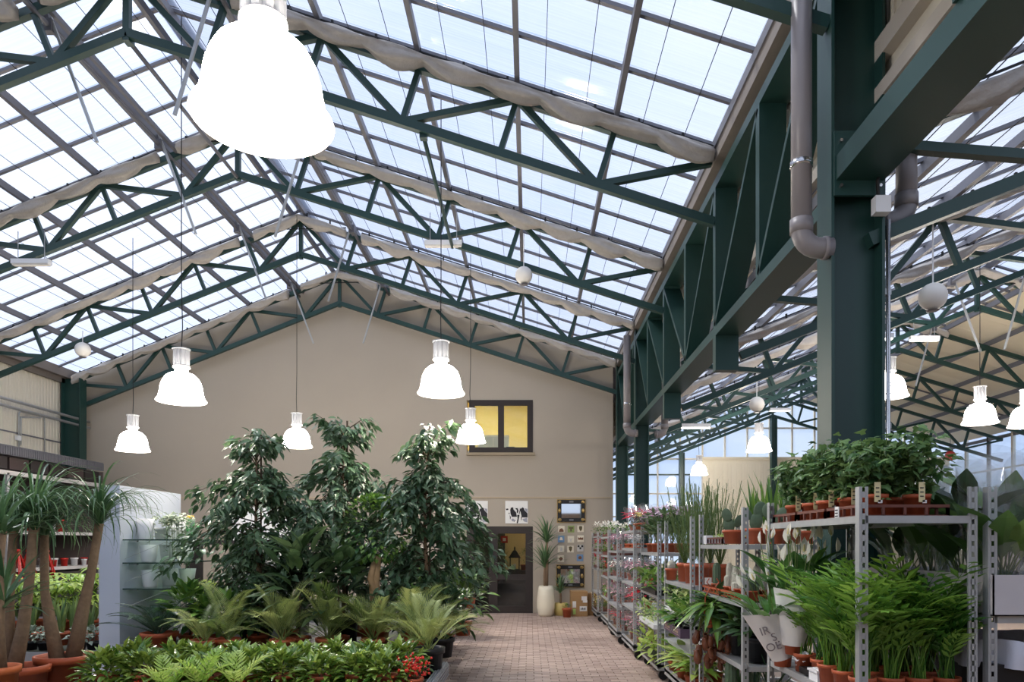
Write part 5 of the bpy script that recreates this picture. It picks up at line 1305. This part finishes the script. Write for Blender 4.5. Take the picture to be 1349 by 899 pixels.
def cactus(lab, x, y, h, r, m, n=1, z=1.195):
    t = thing('column_cactus', lab, 'cactus', (x, y, z), 'column cacti in the brown trays'); pot(t, .05, .07, TERRA, .8, False)
    for k in range(n):
        hh = h*(1 if k == 0 else rnd(.5, .85)); ox = 0 if k == 0 else rnd(-.04, .04); oy = 0 if k == 0 else rnd(-.04, .04)
        b = MB(); prf = [(r*.9, 0), (r, hh*.2), (r, hh*.75), (r*.85, hh*.9), (r*.5, hh*.98), (1e-3, hh)]
        q = 20; n0 = 0
        for rr, z_ in prf:
            for a in range(q): ang = 2*pi*a/q; f = rr*(1 if a % 2 else .86); b.v.append((ox+f*math.cos(ang), oy+f*math.sin(ang), .05+z_))
        for i in range(len(prf)-1):
            for a in range(q): b.f.append((i*q+a, i*q+(a+1) % q, (i+1)*q+(a+1) % q, (i+1)*q+a))
        b.build('stem', m, t)
cactus('tall green ribbed cactus at the far end of the brown tray', 1.62, 6.25, .2, .035, CACT); cactus('tall white woolly cactus, tallest of its cluster', 1.62, 5.85, .21, .028, CACTW, 3); cactus('white woolly cactus cluster beside the tallest', 1.62, 5.68, .19, .026, CACTW, 3)
cactus('short grey woolly cactus near the middle of the tray', 1.61, 5.54, .12, .032, CACTW, 2); cactus('grey woolly cactus with several heads near the post', 1.62, 5.38, .17, .026, CACTW, 4); cactus('brownish cactus at the nearest end of the tray', 1.62, 5.27, .12, .028, CACT, 3)
for k in range(5): cactus('rear row woolly cactus in the brown trays, %s from the aisle end' % ORD[k], 1.76, 5.4+k*.2, rnd(.1, .2), .026, CACTW, 2)
for k in range(2): cactus(['cactus low on the bottom deck of the cactus trolley, left', 'cactus low on the bottom deck of the cactus trolley, right'][k], [1.60, 1.60][k], [5.75, 5.3][k], .45, .045, CACT, 1, .2)
t = thing('yellow_tag', 'small yellow tag standing among the woolly cacti', 'tag', (1.6, 5.58, 1.25)); MB().box((-.02, -.001, 0), (.02, .001, .06)).build('tag', mat('yellow_card', (236, 216, 90), .6), t)
t = thing('white_tag', 'white label standing by the green ribbed cactus', 'tag', (1.57, 6.35, 1.25)); MB().box((-.03, -.001, 0), (.03, .001, .06)).build('tag', PAPER, t)
# pitcher plant hanging from the cactus shelf
x, y, z = W(944, 822, 5.9)
t = thing('pitcher_plant', 'pitcher plant hanging from the cactus shelf with brown pitchers', 'plant', (x-.03, y, z-.03)); pot(t, .07, .11, TERRA)
for sx in (-1, 1): MB().tube([(sx*.07, 0, .11), (sx*.06, 0, .25), (sx*.02, 0, .33), (sx*.05, 0, .37), (sx*.03, 0, .40)], .005, 6).build('hanger', TERRA, t)
mats = [frame((.02*math.cos(a), .02*math.sin(a), .13+rnd(0, .1)), (math.cos(a), math.sin(a), rnd(-.2, 1.1)), (0, 0, 1), rnd(.75, 1.2)) for a in [q*2.399 for q in range(46)]]
leaves(t, leaf_t(.29, .055, 6, .2, .75), mats, G_BUSH, 46)
b = MB().lathe([(1e-3, 0), (.022, .01), (.032, .04), (.028, .075), (.02, .10), (.024, .115), (.016, .11)], 12); b.tube([(.02, 0, .11), (.028, 0, .16), (.01, 0, .22)], .003, 5)
pm_ = b.mesh('pitcher', PITCH, True)
for k in range(30):
    a = rnd(0, 6.28); r = rnd(.03, .19); o = link('pitcher', pm_, t); o.matrix_basis = Matrix.Translation((r*math.cos(a)+.02, r*math.sin(a)*.8, -.20+rnd(-.17, .06))) @ Matrix.Rotation(rnd(0, 6), 4, 'Z') @ Matrix.Rotation(rnd(-.45, .45), 4, 'X') @ Matrix.Diagonal((rnd(.7, 1.1),)*3+(1,))
t = thing('price_tag', 'white price tag with blue mark hanging by the pitcher plant', 'tag', (1.53, 6.0, 1.06)); MB().box((-.005, -.012, 0), (0, .028, .08)).build('tag', PAPER, t); MB().box((-.007, -.004, .03), (-.005, .02, .06)).build('symbol', mat('blue_ink', (70, 100, 180), .6), t)
bush('dark trailing plant under the cactus trays', 955, 6.1, 0, .22, .34, T_RUB, G_DARK, 120, 30, .727, BLACKP)
for k, (px, y) in enumerate(((985, 5.4), (965, 5.75), (938, 6.35))):  # added bushes, dark filler standing in for the shade on this shelf
    bush(['dark bush on the cactus trolley shelf behind its near post', 'dark bush on the cactus trolley shelf behind the pitcher plant', 'dark bush at the far end of the cactus trolley shelf'][k], px+14, y, 0, .2, .3, T_RUB, G_DARK, 110, 20, .727, BLACKP)
for k, (x, y) in enumerate(((1.9, 5.4), (1.9, 5.75), (1.9, 6.2))):
    t = thing('agave', ['nearest strap leaved plant low on the cactus trolley', 'middle strap leaved plant low on the cactus trolley', 'farthest strap leaved plant low on the cactus trolley'][k], 'plant', (x-.1, y, .2)); pot(t, .1, .14); crown(t, (0, 0, .14), 18, YUCT, .8)
# ---- second trolley: feathery foliage, dark carton tray, dumb canes
for k, (x, y) in enumerate(((1.66, 7.0), (1.66, 7.35), (1.66, 7.7), (1.9, 7.2), (1.9, 7.6))):
    t = thing('rosemary', 'tall feathery needle leaved plant in terracotta pot, %s on the second trolley' % ORD[k], 'plant', (x, y, 1.207), 'needle leaved plants'); pot(t, .09, .2, TERRA, .8)
    st = MB(); mats = []
    for s in range(34):
        a = s*2.399; r = rnd(.04, .27); top = rnd(.5, .85); pts = [Vector((0, 0, .17)), Vector((r*.6*math.cos(a), r*.6*math.sin(a), .2+top*.5)), Vector((r*math.cos(a), r*math.sin(a), .2+top))]
        st.tube(pts, .003, 4, False)
        for q in range(70):
            f = rnd(.05, 1.999); i = int(f); mats.append(frame(pts[i].lerp(pts[i+1], f-i), rdir(-.4, 1.0), (0, 0, 1), rnd(.9, 1.5)))
    st.build('stems', STEMG, t, kind='stuff'); leaves(t, T_NEED, mats, G_NEED, 0)
t = thing('small_white_cactus', 'small pale cactus in a terracotta pot left of the needle plants', 'cactus', (1.58, 8.05, 1.207)); pot(t, .07, .13); MB().ball((0, 0, .16), .045, 12, 8, 1.4).build('stem', CACTW, t, True)
YUT = mk([strap_t(rnd(.45, .7), .05, rnd(1.2, 1.5), rnd(.1, .6), 5, .3) for _ in range(6)], 'leaf', G_BUSH)
for k, (x, y) in enumerate(((2.25, 6.2), (2.3, 6.5), (2.28, 6.8), (2.32, 7.1), (2.3, 7.4), (2.55, 6.6), (2.55, 7.0))):
    t = thing('yucca', 'upright sword leaved plant on the trolley behind the cacti, %s from the camera' % ORD[k], 'plant', (x, y, 1.607), 'sword leaved plants'); pot(t, .08, .12)
    for q in range(12): spin(link('leaf', R.choice(YUT), t), q*2.399, (0, 0, .1), rnd(.65, .95))
def trayplants(lab, x, y, z, wd, dp, tm, m, n, single, h=.16, tm_=BLACKP, cat='plants', name='tray_plants', spread=1.15, group=None):
    t = thing(name, lab, cat, (x, y, z), group); MB().box((0, 0, 0), (wd, dp, .05)).build('tray', tm_, t)
    mats = [frame((wd/2+rnd(-.5, .5)*wd*spread, dp/2+rnd(-.5, .5)*dp*spread, .05+rnd(0, h)), rdir(-.3, 1.2), (0, 0, 1), rnd(.75, 1.2)) for _ in range(n)]
    leaves(t, tm, mats, m, single); return t
trayplants('tray of variegated leafy plants on the second trolley', 1.53, 6.9, .867, .4, .6, T_GREYL, G_VAR, 230, 60, .22); trayplants('white tray of small leafy plants on second trolley', 1.53, 7.55, .867, .4, .6, T_GREYL, G_VAR, 230, 60, .2, WHITE)
t = thing('carton_tray', 'dark purple carton tray with faded lettering jutting from trolley', 'tray', (1.44, 6.9, .70))
PUR = mat('purple_card', (84, 66, 84), .7)
for a, b in (((0, 0, 0), (.3, .85, .006)), ((0, 0, .006), (.006, .85, .09)), ((.294, 0, .006), (.3, .85, .09)), ((.006, 0, .006), (.294, .006, .09)), ((.006, .844, .006), (.294, .85, .09)), ((.006, .28, .006), (.294, .286, .08)), ((.006, .56, .006), (.294, .566, .08))): MB().box(a, b).build('side', PUR, t)
for k in range(2):
    y = .08+k*.42
    for p, q in (((-.002, y, .02), (0, y+.3, .024)), ((-.002, y, .072), (0, y+.3, .076))): MB().box(p, q).build('print', mat('tan_print', (166, 140, 116), .7), t)
    for s in range(7): MB().box((-.002, y+.03+s*.035, .036), (0, y+.05+s*.035, .06)).build('lettering', mat('tan_print', (166, 140, 116), .7), t)
for k in range(3): MB().ball((.02, .2+.28*k, .09), .014, 8, 6).build('clip', WHITE, t)
for k in range(3):
    t = thing('seedling_pot', '%s black pot with a small plant in the purple carton tray' % ['nearest', 'middle', 'farthest'][k], 'plant', (1.58, 7.05+.28*k, .706), 'pots in the carton tray'); pot(t, .09, .11, BLACKP); shrub(t, .13, .2, 40, T_RUB, G_BUSH, 14, .08)
T_DC = leaf_t(.22, .09, 4, .2, .5)
for k, (x, y) in enumerate(((1.62, 6.75), (1.60, 7.1), (1.60, 7.5), (1.6, 7.95), (1.85, 7.2))):
    t = thing('dumb_cane', 'yellow green dumb cane low on the second trolley, %s from the camera' % ORD[k], 'plant', (x, max(y, 6.95), .2), 'dumb canes'); pot(t, .08, .12)
    mats = [frame((.03*math.cos(a), .03*math.sin(a), .13+rnd(0, .18)), (math.cos(a), math.sin(a), rnd(.0, 1.2)), (0, 0, 1), rnd(.8, 1.15)) for a in [q*2.399 for q in range(24)]]
    leaves(t, T_DC, mats, G_VAR if k % 2 else G_LIGHT, 24)
# ---- third trolley: purple flowers, trailing plants
for k in range(9):
    x, y = 1.56+.2*(k % 3), 8.5+.38*(k//3)
    t = thing('purple_flower_pot', 'pale and purple flowering plant in a sleeve, number %s along the trolley' % ORD[k], 'flowers', (x, y, 1.507), 'purple flowers'); pot(t, .065, .11)
    st = MB(); mats = []; pm2 = []
    for s in range(9):
        a = s*2.399; r = rnd(.02, .13); e = Vector((r*math.cos(a), r*math.sin(a), rnd(.42, .56))); st.tube([(0, 0, .1), tuple(e*.5), tuple(e)], .003, 4, False)
        for q in range(6): b = q*1.05; pm2.append(frame(e, (math.cos(b), math.sin(b), rnd(-.1, .7)), (0, 0, 1), rnd(.9, 1.35)))
        for q in range(5): mats.append(frame(e*rnd(.3, .75)+Vector((0, 0, .06)), (math.cos(a)+rnd(-.6, .6), math.sin(a)+rnd(-.6, .6), rnd(.5, 1.5)), (0, 0, 1), rnd(.8, 1.3)))
    st.build('stems', STEMG, t, kind='stuff'); leaves(t, T_PET, pm2, P_PURP, 20, 'petal', 'petals'); leaves(t, T_LT, mats, G_NEED, 10)
trayplants('tray of trailing leafy plants, upper shelf of third trolley', 1.47, 8.45, 1.007, .45, 1.1, T_RUB, G_BUSH, 170, 40, .26); trayplants('tray of pale leafy plants, lower shelf of third trolley', 1.45, 8.45, .607, .45, 1.1, T_GREYL, G_VAR, 330, 60, .22, WHITE); trayplants('tray of bushy plants at the bottom of third trolley', 1.47, 8.45, .2, .45, 1.1, T_RUB, G_LIGHT, 150, 40, .26)
t = thing('yellow_flower', 'single yellow wrapped flower on top between the trolleys', 'flowers', (1.47, 9.75, 1.807)); 
pot(t, .05, .08); MB().tube([(0, 0, .06), (0, 0, .2)], .004, 5).build('stem', STEMG, t)
leaves(t, T_PET, [frame((0, 0, .2), rdir(-.3, .9), (0, 0, 1), 1.2) for _ in range(20)], P_YEL, 10, 'petal', 'petals')
# ---- poinsettia trolley and those beyond
def sleeved_row(n, x0, y0, y1, z, m, lab, grp, sc=.8, h=.28):
    for k in range(n):
        f = k/(n-1); poinsettia(lab % ORD[k], x0+.2*(k % 2), y0+(y1-y0)*f, z, 22, m[k % len(m)], sc, True, h, grp, 12)
sleeved_row(6, 1.56, 10.05, 11.1, 1.807, [P_RED, P_PINK], 'wrapped pink and red flowers on the poinsettia trolley top, %s from camera', 'wrapped flowers on the poinsettia trolley top', .95, .3)
sleeved_row(5, 1.56, 10.05, 11.1, 1.557-.5, [P_PINK], 'wrapped pink plant on the poinsettia trolley upper shelf, %s from camera', 'wrapped plants on the poinsettia trolley upper shelf', .8, .3)
tray(1.47, 10.0, 1.557, .46, .6, 'brown tray on the poinsettia trolley, upper shelf', TERRA, .06); tray(1.47, 10.62, 1.557, .46, .6, 'brown tray farther along poinsettia trolley', TERRA, .06)
poinsettia('big bright red poinsettia at the end of the trolley', 1.66, 10.12, .707, 34, P_RED, 1.55, False, .42, None, 34)
sleeved_row(4, 1.55, 10.1, 11.1, .2, [P_PINK, P_WHITE], 'wrapped plant at the bottom of the poinsettia trolley, %s from camera', 'wrapped plants at the poinsettia trolley bottom', .9, .34)
for zz, mm, nm_ in ((1.507, [P_PINK, P_WHITE], 'top'), (1.057, [P_WHITE, P_RED], 'middle'), (.607, [P_PINK, P_RED], 'lower'), (.2, [P_RED, P_PINK], 'bottom')):
    sleeved_row(5, 1.52, 11.62, 12.68, zz, mm, 'wrapped flowers on the fourth from last trolley '.replace('fourth from last', 'white flower')+nm_+' shelf, %s from camera', 'wrapped flowers, white flower trolley '+nm_, .8, .27)
for zz, mm, nm_ in ((1.757, P_WHITE, 'top'), (1.407, P_PINK, 'upper'), (1.007, P_RED, 'middle'), (.607, P_PINK, 'lower')):
    trayplants('tray of flowers on the %s shelf of the second to last trolley' % nm_, 1.45, 13.2, zz, .45, 1.2, T_GREYL, G_BUSH, 150, 0, .16, TERRAD)
    t = thing('tray_flowers', '%s blooms over the %s shelf of the second to last trolley' % ('pale' if mm is not P_RED else 'red', nm_), 'flowers', (1.67, 13.8, zz+.06)); leaves(t, T_PET, [frame((rnd(-.22, .22), rnd(-.6, .6), rnd(.08, .2)), rdir(.2, 1.4), (0, 0, 1), 1.1) for _ in range(110)], mm, 25, 'petal', 'petals')
for zz, mm, nm_ in ((1.787, P_WHITE, 'top'), (1.457, P_RED, 'upper'), (1.107, P_RED, 'middle'), (.607, P_YEL, 'lower'), (.2, P_YEL, 'bottom')):
    if nm_ == 'lower': continue
    trayplants('tray of flowers on the %s shelf of the last trolley' % nm_, 1.42, 14.85, zz, .45, 1.2, T_GREYL, G_BUSH, 130, 0, .16, TERRAD)
    t = thing('tray_flowers', '%s blooms over the %s shelf of the last trolley' % ({'top': 'white', 'upper': 'red', 'middle': 'red', 'bottom': 'cream'}[nm_], nm_), 'flowers', (1.62, 15.4, zz+.06)); leaves(t, T_PET, [frame((rnd(-.22, .22), rnd(-.6, .6), rnd(.1, .22)), rdir(.2, 1.4), (0, 0, 1), 1.1) for _ in range(110)], mm, 25, 'petal', 'petals')
